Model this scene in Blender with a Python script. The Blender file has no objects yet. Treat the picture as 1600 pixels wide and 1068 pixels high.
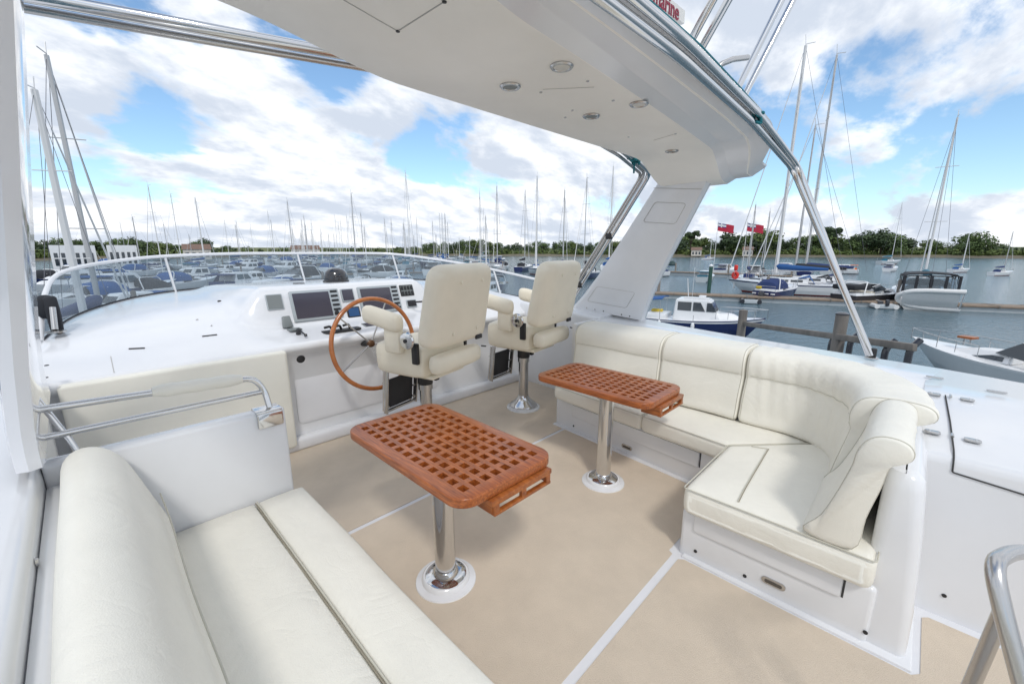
import bpy, bmesh, math, random
from mathutils import Vector, Matrix, noise
random.seed(7)
scene = bpy.context.scene
col = scene.collection
PI = math.pi
R = math.radians

# ------------------------------------------------------------------ camera
CAM_H = 1.62
FPX = 655.0
PITCH = math.atan(144.0 / FPX)
YAW = R(45.6)
cam_d = bpy.data.cameras.new("camera")
cam = bpy.data.objects.new("camera", cam_d)
col.objects.link(cam)
scene.camera = cam
cam.location = (0, 0, CAM_H)
cam.rotation_euler = (PI/2 - PITCH, 0, -YAW)
cam_d.sensor_width = 36.0
cam_d.lens = 36.0 * FPX / 1600.0
cam_d.clip_start = 0.05
cam_d.clip_end = 6000
scene.render.resolution_x = 1024
scene.render.resolution_y = 683

# ------------------------------------------------------------------ world and sun
SUN_EL, SUN_AZ = R(50), R(215)          # azimuth clockwise from +Y
world = bpy.data.worlds.new("World")
scene.world = world
world.use_nodes = True
wn = world.node_tree
for n in list(wn.nodes): wn.nodes.remove(n)
def N(t, **k):
    n = wn.nodes.new(t)
    for a, b in k.items(): setattr(n, a, b)
    return n
def L(a, b): wn.links.new(a, b)
def Mth(op, a, b=None, c=None, clamp=False):
    n = N('ShaderNodeMath', operation=op); n.use_clamp = clamp
    for i, v in enumerate((a, b, c)):
        if v is None: continue
        if isinstance(v, (int, float)): n.inputs[i].default_value = v
        else: L(v, n.inputs[i])
    return n.outputs[0]
def Ramp(v, a, b, lo=0.0, hi=1.0):
    n = N('ShaderNodeMapRange'); n.interpolation_type = 'SMOOTHSTEP'
    L(v, n.inputs[0])
    for i, x in enumerate((a, b, lo, hi)): n.inputs[i+1].default_value = x
    return n.outputs[0]
wout = N('ShaderNodeOutputWorld')
bg = N('ShaderNodeBackground'); bg.inputs[1].default_value = 0.15
L(bg.outputs[0], wout.inputs[0])
sky = N('ShaderNodeTexSky', sky_type='NISHITA')
sky.sun_disc = False
sky.sun_elevation = SUN_EL
sky.sun_rotation = SUN_AZ
sky.air_density = 1.0; sky.dust_density = 0.6; sky.ozone_density = 2.0
tc = N('ShaderNodeTexCoord')
sep = N('ShaderNodeSeparateXYZ'); L(tc.outputs['Generated'], sep.inputs[0])
zz = Mth('ADD', Mth('MAXIMUM', sep.outputs[2], 0.0), 0.34)
cmb = N('ShaderNodeCombineXYZ')
L(Mth('DIVIDE', sep.outputs[0], zz), cmb.inputs[0])
L(Mth('DIVIDE', sep.outputs[1], zz), cmb.inputs[1])
def cloud_noise(scale, detail, rough, off, dist=0.0):
    mp = N('ShaderNodeMapping'); mp.inputs['Location'].default_value = off
    mp.inputs['Rotation'].default_value = (0, 0, R(-40))
    mp.inputs['Scale'].default_value = (0.85, 1.25, 1)
    L(cmb.outputs[0], mp.inputs[0])
    n = N('ShaderNodeTexNoise'); n.inputs['Scale'].default_value = scale
    n.inputs['Detail'].default_value = detail; n.inputs['Roughness'].default_value = rough
    n.inputs['Distortion'].default_value = dist
    L(mp.outputs[0], n.inputs[0]); return n.outputs[0]
n_big = cloud_noise(1.75, 10, 0.58, (3.1, 1.7, 0), 0.15)
n_sh = cloud_noise(1.75, 10, 0.58, (3.17, 1.75, 0), 0.15)
n_dark = cloud_noise(1.9, 6, 0.55, (9.3, 4.2, 0), 0.2)
# regional cover: more blue towards the low right (starboard) quarter, as on the day
def blob(px, py, sharp, amt):
    """a direction on the sky where the cover is thinner (+amt = bluer)"""
    d = sky_dir(px, py)
    vd = N('ShaderNodeVectorMath', operation='DOT_PRODUCT')
    nrm = N('ShaderNodeVectorMath', operation='NORMALIZE'); L(tc.outputs['Generated'], nrm.inputs[0])
    L(nrm.outputs[0], vd.inputs[0]); vd.inputs[1].default_value = d
    e = Mth('POWER', Mth('MAXIMUM', vd.outputs[1] if len(vd.outputs) > 1 else vd.outputs[0], 0.0), sharp)
    return Mth('MULTIPLY', e, amt)
def sky_dir(px, py):
    F = Vector((math.sin(YAW)*math.cos(PITCH), math.cos(YAW)*math.cos(PITCH), -math.sin(PITCH)))
    Rt = Vector((math.cos(YAW), -math.sin(YAW), 0)); U = Rt.cross(F)
    return (F + Rt*((px-800)/FPX) - U*((py-534)/FPX)).normalized()
SKY_BLOBS = [(1380, 285, 70, -0.29), (1180, 250, 160, -0.16), (1370, 90, 260, -0.13), (700, 205, 260, -0.13),
             (520, 110, 400, -0.18), (240, 165, 500, -0.15), (640, 240, 900, -0.06), (1590, 195, 400, -0.12),
             (1420, 130, 60, 0.17), (1210, 180, 300, -0.08), (1450, 215, 300, 0.13), (300, 200, 10, 0.02), (1230, 60, 60, 0.04), (960, 300, 200, -0.04)]
acc = n_big
for b in SKY_BLOBS: acc = Mth('ADD', acc, blob(*b))
# low cloud bank above the horizon
acc = Mth('ADD', acc, Mth('MULTIPLY', Ramp(sep.outputs[2], 0.0, 0.11, 1.0, 0.0), 0.30))
cover = Ramp(acc, 0.38, 0.475)
shade = Mth('SUBTRACT', n_sh, n_big)
n_fine = cloud_noise(3.6, 8, 0.6, (5.5, 2.2, 0), 0.1)
lit = Ramp(Mth('ADD', Mth('ADD', Mth('MULTIPLY', shade, -2.2), Mth('MULTIPLY', n_dark, 0.75)), Mth('MULTIPLY', n_fine, 0.42)), 0.34, 0.80)
cmix = N('ShaderNodeMix', data_type='RGBA')
L(lit, cmix.inputs[0])
cmix.inputs[6].default_value = (6.35, 6.45, 6.6, 1)
cmix.inputs[7].default_value = (3.7, 4.1, 4.75, 1)
skm = N('ShaderNodeMix', data_type='RGBA', blend_type='MULTIPLY'); skm.inputs[0].default_value = 1
L(sky.outputs[0], skm.inputs[6]); skm.inputs[7].default_value = (.88, .98, 1.00, 1)
mx = N('ShaderNodeMix', data_type='RGBA')
L(cover, mx.inputs[0]); L(skm.outputs[2], mx.inputs[6]); L(cmix.outputs[2], mx.inputs[7])
L(mx.outputs[2], bg.inputs[0])

sun_d = bpy.data.lights.new("sun", 'SUN'); sun = bpy.data.objects.new("sun", sun_d)
col.objects.link(sun)
sun_d.energy = 1.15; sun_d.angle = R(8); sun_d.color = (1.0, 0.96, 0.90)
sd = Vector((math.sin(SUN_AZ)*math.cos(SUN_EL), math.cos(SUN_AZ)*math.cos(SUN_EL), math.sin(SUN_EL)))
sun.rotation_euler = sd.to_track_quat('Z', 'Y').to_euler()
sun.location = (0, 0, 60)
vs = scene.view_settings
vs.view_transform = 'Standard'; vs.look = 'None'; vs.exposure = 0.29; vs.gamma = 1.0
scene.render.engine = 'CYCLES'

# ------------------------------------------------------------------ survey helper: sight lines from the camera station
_F = Vector((math.sin(YAW)*math.cos(PITCH), math.cos(YAW)*math.cos(PITCH), -math.sin(PITCH)))
_R = Vector((math.cos(YAW), -math.sin(YAW), 0)); _U = _R.cross(_F)
WATER = -3.7
def sight(px, py): return _F + _R*((px-800)/FPX) - _U*((py-534)/FPX)
def at_water(px, py):
    d = sight(px, py); t = (WATER-CAM_H)/d.z
    return Vector((d.x*t, d.y*t, WATER))
def at_range(px, py, r):
    d = sight(px, py); t = r/math.hypot(d.x, d.y)
    return Vector((d.x*t, d.y*t, CAM_H+d.z*t))

# ------------------------------------------------------------------ materials
MATS = {}
def mat(name, color=(.8,.8,.8), rough=.5, metal=0., coat=0., bump=0., bscale=50., var=0., vscale=6., spec=.5, sheen=0., detail=4, emit=None, stretch=None):
    if name in MATS: return MATS[name]
    m = bpy.data.materials.new(name); m.use_nodes = True
    nt = m.node_tree; p = nt.nodes['Principled BSDF']
    c = tuple(color) + (1,)
    p.inputs['Base Color'].default_value = c
    p.inputs['Roughness'].default_value = rough
    p.inputs['Metallic'].default_value = metal
    p.inputs['Coat Weight'].default_value = coat
    p.inputs['Coat Roughness'].default_value = 0.08
    p.inputs['Specular IOR Level'].default_value = spec
    if sheen: p.inputs['Sheen Weight'].default_value = sheen
    t = nt.nodes.new('ShaderNodeTexCoord')
    src = t.outputs['Object']
    if stretch:
        mp = nt.nodes.new('ShaderNodeMapping'); mp.inputs['Scale'].default_value = stretch
        nt.links.new(src, mp.inputs[0]); src = mp.outputs[0]
    if var:
        n = nt.nodes.new('ShaderNodeTexNoise'); n.inputs['Scale'].default_value = vscale
        n.inputs['Detail'].default_value = 6; n.inputs['Roughness'].default_value = .6
        nt.links.new(src, n.inputs[0])
        r = nt.nodes.new('ShaderNodeValToRGB')
        r.color_ramp.elements[0].position = .3; r.color_ramp.elements[1].position = .7
        r.color_ramp.elements[0].color = tuple(max(0, x*(1-var)) for x in color) + (1,)
        r.color_ramp.elements[1].color = tuple(min(1, x*(1+var*.6)) for x in color) + (1,)
        nt.links.new(n.outputs[0], r.inputs[0]); nt.links.new(r.outputs[0], p.inputs['Base Color'])
    if bump:
        n2 = nt.nodes.new('ShaderNodeTexNoise'); n2.inputs['Scale'].default_value = bscale
        n2.inputs['Detail'].default_value = detail
        nt.links.new(src, n2.inputs[0])
        b = nt.nodes.new('ShaderNodeBump'); b.inputs['Strength'].default_value = bump
        b.inputs['Distance'].default_value = 0.01
        nt.links.new(n2.outputs[0], b.inputs['Height']); nt.links.new(b.outputs[0], p.inputs['Normal'])
    if emit:
        p.inputs['Emission Color'].default_value = tuple(emit)+(1,); p.inputs['Emission Strength'].default_value = 1
    MATS[name] = m
    return m
gel = mat('gelcoat_white', (.77,.78,.80), .2, coat=.5, bump=.03, bscale=9, var=.035, vscale=2.2)
gel2 = mat('gelcoat_satin', (.76,.765,.79), .38, coat=.1, bump=.05, bscale=14, var=.05, vscale=3)
head = mat('headliner_gelcoat', (.88,.86,.81), .42, coat=.1, bump=.04, bscale=10, var=.05, vscale=2.5)
panelc = mat('cream_gelcoat', (.80,.78,.70), .35, coat=.2, var=.05, vscale=3, bump=.03, bscale=9)
tan = mat('tan_nonskid', (.74,.63,.50), .75, bump=.6, bscale=420, var=.07, vscale=4.5, detail=2)
vinyl = mat('cream_vinyl', (.85,.825,.74), .46, bump=.18, bscale=260, var=.05, vscale=3.5, sheen=.05)
vinyl_b = mat('beige_vinyl', (.83,.76,.62), .50, bump=.12, bscale=240, var=.05, vscale=4)
def add_creases(m, scale, strength):
    nt = m.node_tree; p = nt.nodes['Principled BSDF']; old = p.inputs['Normal'].links[0].from_socket
    t = nt.nodes.new('ShaderNodeTexCoord'); n = nt.nodes.new('ShaderNodeTexNoise'); n.inputs['Scale'].default_value = scale
    n.inputs['Detail'].default_value = 3; n.inputs['Distortion'].default_value = 1.6; nt.links.new(t.outputs['Object'], n.inputs[0])
    a = nt.nodes.new('ShaderNodeMath'); a.operation = 'SUBTRACT'; a.inputs[1].default_value = .5; nt.links.new(n.outputs[0], a.inputs[0])
    c = nt.nodes.new('ShaderNodeMath'); c.operation = 'ABSOLUTE'; nt.links.new(a.outputs[0], c.inputs[0])
    d = nt.nodes.new('ShaderNodeMath'); d.operation = 'POWER'; d.inputs[1].default_value = .6; nt.links.new(c.outputs[0], d.inputs[0])
    b = nt.nodes.new('ShaderNodeBump'); b.inputs['Strength'].default_value = strength; b.inputs['Distance'].default_value = .02
    nt.links.new(d.outputs[0], b.inputs['Height']); nt.links.new(old, b.inputs['Normal']); nt.links.new(b.outputs[0], p.inputs['Normal'])
add_creases(vinyl, 5.0, .16); add_creases(vinyl_b, 6.0, .12)
piping = mat('piping_grey', (.56,.54,.46), .6)
seam_shade = mat('seam_shadow', (.30,.27,.21), .8)  # dark line beside the piping, paints the shade in the cushion seams
chrome = mat('polished_steel', (.66,.66,.66), .09, metal=1.)
brushed = mat('brushed_steel', (.55,.54,.53), .26, metal=1.)
black = mat('black_plastic', (.018,.018,.02), .38, bump=.03, bscale=80)
blackm = mat('black_mesh', (.03,.03,.034), .6, bump=.3, bscale=400)
screen = mat('screen_glass', (.055,.05,.07), .12, coat=.6)
greyp = mat('grey_plastic', (.20,.22,.22), .45)
silver = mat('silver_bezel', (.42,.46,.48), .35, metal=.3)
teal = mat('teal_rope', (.01,.16,.20), .8, bump=.6, bscale=120)
groove = mat('groove_grey', (.46,.45,.43), .7)
red_text = mat('crimson_lettering', (.26,.01,.04), .5)
lens = mat('lamp_lens', (.62,.60,.55), .2)
navy = mat('navy_gelcoat', (.012,.022,.10), .2, coat=.6, var=.1)
navyc = mat('navy_canvas', (.02,.04,.13), .85, bump=.4, bscale=8)
bluec = mat('blue_canvas', (.02,.09,.27), .85, bump=.4, bscale=8)
tealc = mat('teal_canvas', (.03,.15,.22), .85)
blackc = mat('black_canvas', (.02,.022,.028), .8, bump=.4, bscale=6)
whiteb = mat('boat_white', (.78,.79,.80), .3, coat=.3, var=.05, vscale=1.5)
greyb = mat('boat_grey', (.52,.56,.58), .35, coat=.3, var=.06, vscale=1.0)
darkb = mat('boat_dark', (.03,.032,.04), .25, coat=.4)
redb = mat('antifoul_red', (.25,.03,.02), .7)
rubber = mat('dinghy_rubber', (.74,.74,.73), .5, var=.05, bump=.1, bscale=6)
wglass = mat('boat_window', (.03,.04,.05), .08, coat=.8)
mastm = mat('mast_alloy', (.50,.50,.50), .35, metal=.5)
mastw = mat('mast_white', (.70,.70,.70), .4)
wire = mat('rigging_wire', (.16,.16,.18), .5, metal=.5)
yellow = mat('yellow_gear', (.65,.48,.04), .6)
orange = mat('orange_gear', (.75,.16,.02), .6)
redg = mat('lifebuoy_red', (.65,.03,.02), .5)
flagr = mat('ensign_red', (.45,.02,.05), .8)
flagb = mat('ensign_blue', (.03,.04,.2), .8)
flagw = mat('ensign_white', (.7,.7,.7), .8)
pile = mat('weathered_timber', (.21,.19,.17), .85, bump=.8, bscale=14, var=.35, vscale=5, stretch=(1,1,.2))
plank = mat('pontoon_plank', (.26,.20,.15), .85, bump=.6, bscale=10, var=.3, vscale=3)
roofm = mat('roof_tile', (.20,.13,.10), .8, var=.2, vscale=1)
wallm = mat('house_wall', (.62,.58,.52), .8, var=.08, vscale=.6)
bark = mat('tree_bark', (.07,.055,.04), .9)

def wood_mat(name, c1, c2, scale, rough=.28, coat=.6):
    m = bpy.data.materials.new(name); m.use_nodes = True; nt = m.node_tree; p = nt.nodes['Principled BSDF']
    t = nt.nodes.new('ShaderNodeTexCoord'); mp = nt.nodes.new('ShaderNodeMapping')
    mp.inputs['Scale'].default_value = scale; nt.links.new(t.outputs['Object'], mp.inputs[0])
    n = nt.nodes.new('ShaderNodeTexNoise'); n.inputs['Scale'].default_value = 1; n.inputs['Detail'].default_value = 7; n.inputs['Roughness'].default_value = .65
    nt.links.new(mp.outputs[0], n.inputs[0])
    r = nt.nodes.new('ShaderNodeValToRGB'); r.color_ramp.elements[0].position = .33; r.color_ramp.elements[1].position = .68
    r.color_ramp.elements[0].color = c1+(1,); r.color_ramp.elements[1].color = c2+(1,)
    nt.links.new(n.outputs[0], r.inputs[0]); nt.links.new(r.outputs[0], p.inputs['Base Color'])
    p.inputs['Roughness'].default_value = rough; p.inputs['Coat Weight'].default_value = coat; p.inputs['Coat Roughness'].default_value = .15
    b = nt.nodes.new('ShaderNodeBump'); b.inputs['Strength'].default_value = .12; b.inputs['Distance'].default_value = .004
    nt.links.new(n.outputs[0], b.inputs['Height']); nt.links.new(b.outputs[0], p.inputs['Normal'])
    return m
teak = wood_mat('varnished_teak', (.19,.045,.011), (.50,.145,.032), (90, 7, 90), .34, .25)
teak_r = wood_mat('wheel_rim_wood', (.34,.10,.022), (.50,.17,.04), (14, 14, 14))
teak_d = wood_mat('teak_edge_wood', (.22,.055,.012), (.44,.14,.03), (40, 4, 40), .36, .25)

def glass_mat(name, tint, gloss, haze=.17):
    m = bpy.data.materials.new(name); m.use_nodes = True; nt = m.node_tree
    for n in list(nt.nodes): nt.nodes.remove(n)
    o = nt.nodes.new('ShaderNodeOutputMaterial'); mxs = nt.nodes.new('ShaderNodeMixShader')
    t = nt.nodes.new('ShaderNodeBsdfTransparent'); t.inputs[0].default_value = tint+(1,)
    g = nt.nodes.new('ShaderNodeBsdfGlossy'); g.inputs['Roughness'].default_value = .03
    f = nt.nodes.new('ShaderNodeFresnel'); gm = nt.nodes.new('ShaderNodeNewGeometry'); mr = nt.nodes.new('ShaderNodeMapRange')
    mr.inputs[3].default_value = gloss; mr.inputs[4].default_value = 1/gloss
    nt.links.new(gm.outputs['Backfacing'], mr.inputs[0]); nt.links.new(mr.outputs[0], f.inputs[0])
    nt.links.new(f.outputs[0], mxs.inputs[0]); nt.links.new(t.outputs[0], mxs.inputs[1]); nt.links.new(g.outputs[0], mxs.inputs[2])
    df = nt.nodes.new('ShaderNodeBsdfDiffuse'); df.inputs[0].default_value = (.50,.56,.60,1)
    m2 = nt.nodes.new('ShaderNodeMixShader'); m2.inputs[0].default_value = haze
    nt.links.new(mxs.outputs[0], m2.inputs[1]); nt.links.new(df.outputs[0], m2.inputs[2])
    nt.links.new(m2.outputs[0], o.inputs[0]); return m
wsglass = glass_mat('windscreen_acrylic', (.60,.68,.74), 1.42)

def leaf_mat(name, c1, c2):
    m = bpy.data.materials.new(name); m.use_nodes = True; nt = m.node_tree; p = nt.nodes['Principled BSDF']
    t = nt.nodes.new('ShaderNodeTexCoord')
    n = nt.nodes.new('ShaderNodeTexNoise'); n.inputs['Scale'].default_value = .35; n.inputs['Detail'].default_value = 5
    nt.links.new(t.outputs['Object'], n.inputs[0])
    r = nt.nodes.new('ShaderNodeValToRGB'); r.color_ramp.elements[0].position = .35; r.color_ramp.elements[1].position = .68
    r.color_ramp.elements[0].color = c1+(1,); r.color_ramp.elements[1].color = c2+(1,)
    nt.links.new(n.outputs[0], r.inputs[0]); nt.links.new(r.outputs[0], p.inputs['Base Color'])
    p.inputs['Roughness'].default_value = .7; return m
leaf_a = leaf_mat('foliage_mid', (.055,.095,.028), (.13,.19,.055))
leaf_b = leaf_mat('foliage_dark', (.028,.052,.022), (.07,.11,.04))
leaf_c = leaf_mat('foliage_light', (.06,.10,.02), (.15,.19,.05))

def water_mat():
    m = bpy.data.materials.new('harbour_water'); m.use_nodes = True; nt = m.node_tree; p = nt.nodes['Principled BSDF']
    p.inputs['Base Color'].default_value = (.07,.13,.165,1); p.inputs['Roughness'].default_value = .10
    p.inputs['IOR'].default_value = 1.33
    t = nt.nodes.new('ShaderNodeTexCoord')
    mp = nt.nodes.new('ShaderNodeMapping'); mp.inputs['Rotation'].default_value = (0,0,R(25)); mp.inputs['Scale'].default_value = (1,2.2,1)
    nt.links.new(t.outputs['Object'], mp.inputs[0])
    n1 = nt.nodes.new('ShaderNodeTexNoise'); n1.inputs['Scale'].default_value = 1.1; n1.inputs['Detail'].default_value = 5; n1.inputs['Roughness'].default_value = .62
    n2 = nt.nodes.new('ShaderNodeTexNoise'); n2.inputs['Scale'].default_value = .12; n2.inputs['Detail'].default_value = 3
    nt.links.new(mp.outputs[0], n1.inputs[0]); nt.links.new(mp.outputs[0], n2.inputs[0])
    a = nt.nodes.new('ShaderNodeMath'); a.operation = 'MULTIPLY_ADD'; nt.links.new(n2.outputs[0], a.inputs[0]); a.inputs[1].default_value = .8
    nt.links.new(n1.outputs[0], a.inputs[2])
    b = nt.nodes.new('ShaderNodeBump'); b.inputs['Strength'].default_value = 1.0; b.inputs['Distance'].default_value = .13
    nt.links.new(a.outputs[0], b.inputs['Height']); nt.links.new(b.outputs[0], p.inputs['Normal'])
    return m
waterm = water_mat()
grassm = mat('shore_grass', (.13,.15,.045), .9, var=.35, vscale=.05)
mudm = mat('shore_mud', (.16,.14,.10), .9, var=.2, vscale=.2)

# ------------------------------------------------------------------ mesh helpers
def rot_to(d):
    return Vector((0,0,1)).rotation_difference(Vector(d).normalized()).to_matrix()
class MB:
    def __init__(s): s.v = []; s.f = []; s.m = []; s.mats = []
    def mi(s, m):
        if m not in s.mats: s.mats.append(m)
        return s.mats.index(m)
    def add(s, vs, fs, m):
        o = len(s.v); k = s.mi(m)
        s.v += [tuple(v) for v in vs]; s.f += [tuple(i+o for i in f) for f in fs]; s.m += [k]*len(fs)
        return s
    def bm(s, b, m, M=None):
        b.verts.ensure_lookup_table()
        for i, v in enumerate(b.verts): v.index = i
        vs = [(M @ v.co) if M else v.co.copy() for v in b.verts]
        fs = [[v.index for v in f.verts] for f in b.faces]
        b.free(); return s.add(vs, fs, m)
    def box(s, c, size, m, r=0., seg=2, rz=0., M=None):
        b = bmesh.new(); bmesh.ops.create_cube(b, size=1)
        for v in b.verts: v.co = Vector((v.co.x*size[0], v.co.y*size[1], v.co.z*size[2]))
        if r > 0: bmesh.ops.bevel(b, geom=b.edges[:], offset=min(r, min(size)*.49), segments=seg, affect='EDGES', profile=.5)
        T = Matrix.Translation(Vector(c))
        if M is not None: T = T @ M.to_4x4()
        elif rz: T = T @ Matrix.Rotation(rz, 4, 'Z')
        return s.bm(b, m, T)
    def prism(s, pts, z0, z1, m, r=0., seg=2, M=None):
        b = bmesh.new(); n = len(pts)
        lo = [b.verts.new((p[0], p[1], z0)) for p in pts]; hi = [b.verts.new((p[0], p[1], z1)) for p in pts]
        b.faces.new(lo[::-1]); b.faces.new(hi)
        for i in range(n): b.faces.new((lo[i], lo[(i+1) % n], hi[(i+1) % n], hi[i]))
        bmesh.ops.recalc_face_normals(b, faces=b.faces[:])
        if r > 0:
            es = [e for e in b.edges if e.calc_face_angle(0) > R(20)]
            bmesh.ops.bevel(b, geom=es, offset=r, segments=seg, affect='EDGES', profile=.5)
        return s.bm(b, m, M)
    def lathe(s, prof, m, c=(0,0,0), seg=32, d=(0,0,1), arc=None):
        Rm = rot_to(d); vs = []; fs = []; n = len(prof)
        for k in range(seg):
            a = 2*PI*k/seg
            for (r, z) in prof: vs.append(Vector(c) + Rm @ Vector((r*math.cos(a), r*math.sin(a), z)))
        for k in range(seg):
            k2 = (k+1) % seg
            for j in range(n-1): fs.append((k*n+j, k2*n+j, k2*n+j+1, k*n+j+1))
        if prof[0][0] > 1e-6: fs.append(tuple(k*n for k in range(seg))[::-1])
        if prof[-1][0] > 1e-6: fs.append(tuple(k*n+n-1 for k in range(seg)))
        return s.add(vs, fs, m)
    def cyl(s, a, b, r, m, seg=16, r2=None):
        a = Vector(a); b = Vector(b); l = (b-a).length
        return s.lathe([(r, 0), (r if r2 is None else r2, l)], m, a, seg, b-a)
    def tube(s, pts, r, m, seg=10, closed=False, fillet=0., rr=None, caps=True):
        P = [Vector(p) for p in pts]
        if fillet > 0:
            Q = []; n = len(P)
            for i in range(n):
                if not closed and i in (0, n-1): Q.append(P[i]); continue
                a, b, c = P[i-1], P[i], P[(i+1) % n]
                da, dc = (a-b), (c-b)
                if da.normalized().dot(dc.normalized()) < -.9995: Q.append(b); continue
                l = min(fillet, da.length*.48, dc.length*.48)
                p0 = b+da.normalized()*l; p1 = b+dc.normalized()*l
                for k in range(7):
                    t = k/6; Q.append(p0*(1-t)**2 + b*2*t*(1-t) + p1*t*t)
            P = Q
        n = len(P); vs = []; fs = []
        up = None
        for i in range(n):
            if closed: t = (P[(i+1) % n]-P[i-1]).normalized()
            else: t = (P[min(i+1, n-1)]-P[max(i-1, 0)]).normalized()
            if up is None:
                up = Vector((0,0,1)) if abs(t.z) < .9 else Vector((1,0,0))
            x = (up - t*up.dot(t)).normalized(); y = t.cross(x); up = x
            rad = rr[i] if rr else r
            for k in range(seg):
                a = 2*PI*k/seg; vs.append(P[i] + (x*math.cos(a)+y*math.sin(a))*rad)
        for i in range(n if closed else n-1):
            j = (i+1) % n
            for k in range(seg):
                k2 = (k+1) % seg; fs.append((i*seg+k, i*seg+k2, j*seg+k2, j*seg+k))
        if not closed and caps: fs += [tuple(range(seg))[::-1], tuple((n-1)*seg+k for k in range(seg))]
        return s.add(vs, fs, m)
    def loft(s, secs, m, closed=True, caps=True, flip=False):
        n = len(secs[0]); vs = [p for q in secs for p in q]; fs = []
        for i in range(len(secs)-1):
            for k in range(n if closed else n-1):
                k2 = (k+1) % n
                f = (i*n+k, i*n+k2, (i+1)*n+k2, (i+1)*n+k); fs.append(f[::-1] if flip else f)
        if caps and closed:
            fs += [tuple(range(n))[::-1], tuple((len(secs)-1)*n+k for k in range(n))]
        return s.add(vs, fs, m)
    def soft(s, size, r, m, fn=None, n=(8,8,3), cr=None, crown=0.):
        """padded cushion block: size box with rounded rims, crowned faces and a deform function"""
        hx, hy, hz = size[0]/2, size[1]/2, size[2]/2
        b = bmesh.new(); bmesh.ops.create_cube(b, size=2)
        def cut(ax, k):
            for i in range(1, k):
                c = -1+2*i/k; pt = [0,0,0]; nn = [0,0,0]; pt[ax] = c; nn[ax] = 1
                bmesh.ops.bisect_plane(b, geom=b.verts[:]+b.edges[:]+b.faces[:], plane_co=pt, plane_no=nn)
        def warp(ax):
            pass
        for ax in range(3): cut(ax, n[ax])
        H = (hx, hy, hz)
        for v in b.verts:
            q = []
            for ax in range(3):
                h = H[ax]; c = v.co[ax]; rr = min(r, h*.98)
                # concentrate rings near the rim
                k = n[ax]
                u = abs(c); 
                if k > 2:
                    e = 1-2.0/k
                    if u > e+1e-4: w = h
                    else: w = (u/e)*(h-rr*.45) if e > 0 else 0
                else: w = u*h
                q.append(math.copysign(w, c))
            p = Vector(q)
            inner = Vector([max(-(H[i]-min(r, H[i]*.98)), min(H[i]-min(r, H[i]*.98), p[i])) for i in range(3)])
            d = p-inner
            if d.length > 1e-6:
                p = inner + d.normalized()*min(d.length, r) if d.length > r else p
            if crown:
                fx = max(0, 1-(p.x/hx)**2); fy = max(0, 1-(p.y/hy)**2)
                p.z += math.copysign(crown, p.z)*math.sqrt(max(fx*fy, 0))*(abs(p.z)/hz) if abs(p.z) > hz*.3 else 0
            v.co = fn(p) if fn else p
        return s.bm(b, m)
    def build(s, name, parent=None, angle=38, subsurf=0, kind=None):
        me = bpy.data.meshes.new(name)
        org = Vector((0,0,0)); q = parent
        while q is not None: org += q.location; q = q.parent
        me.from_pydata([tuple(Vector(v)-org) for v in s.v], [], s.f)
        for m in s.mats: me.materials.append(m)
        me.polygons.foreach_set('material_index', s.m)
        b = bmesh.new(); b.from_mesh(me)
        bmesh.ops.recalc_face_normals(b, faces=b.faces[:])
        for f in b.faces: f.smooth = True
        for e in b.edges:
            if len(e.link_faces) == 2 and e.calc_face_angle(0) > R(angle): e.smooth = False
        b.to_mesh(me); b.free()
        o = bpy.data.objects.new(name, me); col.objects.link(o)
        if parent is not None: o.parent = parent
        if subsurf:
            md = o.modifiers.new('subsurf', 'SUBSURF'); md.levels = subsurf; md.render_levels = subsurf
        if kind: o['kind'] = kind
        return o
def _each(s, name, parent=None, **k):
    """one object per connected piece"""
    n = len(s.v); par = list(range(n))
    def find(a):
        while par[a] != a: par[a] = par[par[a]]; a = par[a]
        return a
    for f in s.f:
        r0 = find(f[0])
        for v in f[1:]: par[find(v)] = r0
    groups = {}
    for f, mi in zip(s.f, s.m): groups.setdefault(find(f[0]), []).append((f, mi))
    out = []
    for g in groups.values():
        q = MB(); idx = {}
        q.mats = list(s.mats)
        for f, mi in g:
            for v in f:
                if v not in idx: idx[v] = len(q.v); q.v.append(s.v[v])
            q.f.append(tuple(idx[v] for v in f)); q.m.append(mi)
        out.append(q.build(name, parent, **k))
    return out
MB.build_each = _each
def tag(o, label, cat, group=None):
    o['label'] = label; o['category'] = cat
    if group: o['group'] = group
    return o
def thing(name, label, cat, loc=(0,0,0), group=None, rz=0.):
    o = bpy.data.objects.new(name, None); col.objects.link(o)
    o.empty_display_size = .2
    o.location = loc; o.rotation_euler = (0,0,rz)
    return tag(o, label, cat, group)
def copy_tree(o, parent=None):
    c = o.copy(); col.objects.link(c)
    if parent is not None: c.parent = parent
    for ch in list(o.children): copy_tree(ch, c)
    return c
def rrect(x0, x1, y0, y1, r, seg=6):
    pts = []
    for cx, cy, a0 in ((x1-r, y1-r, 0), (x0+r, y1-r, 90), (x0+r, y0+r, 180), (x1-r, y0+r, 270)):
        for k in range(seg+1):
            a = R(a0+90*k/seg); pts.append((cx+r*math.cos(a), cy+r*math.sin(a)))
    return pts
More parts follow.
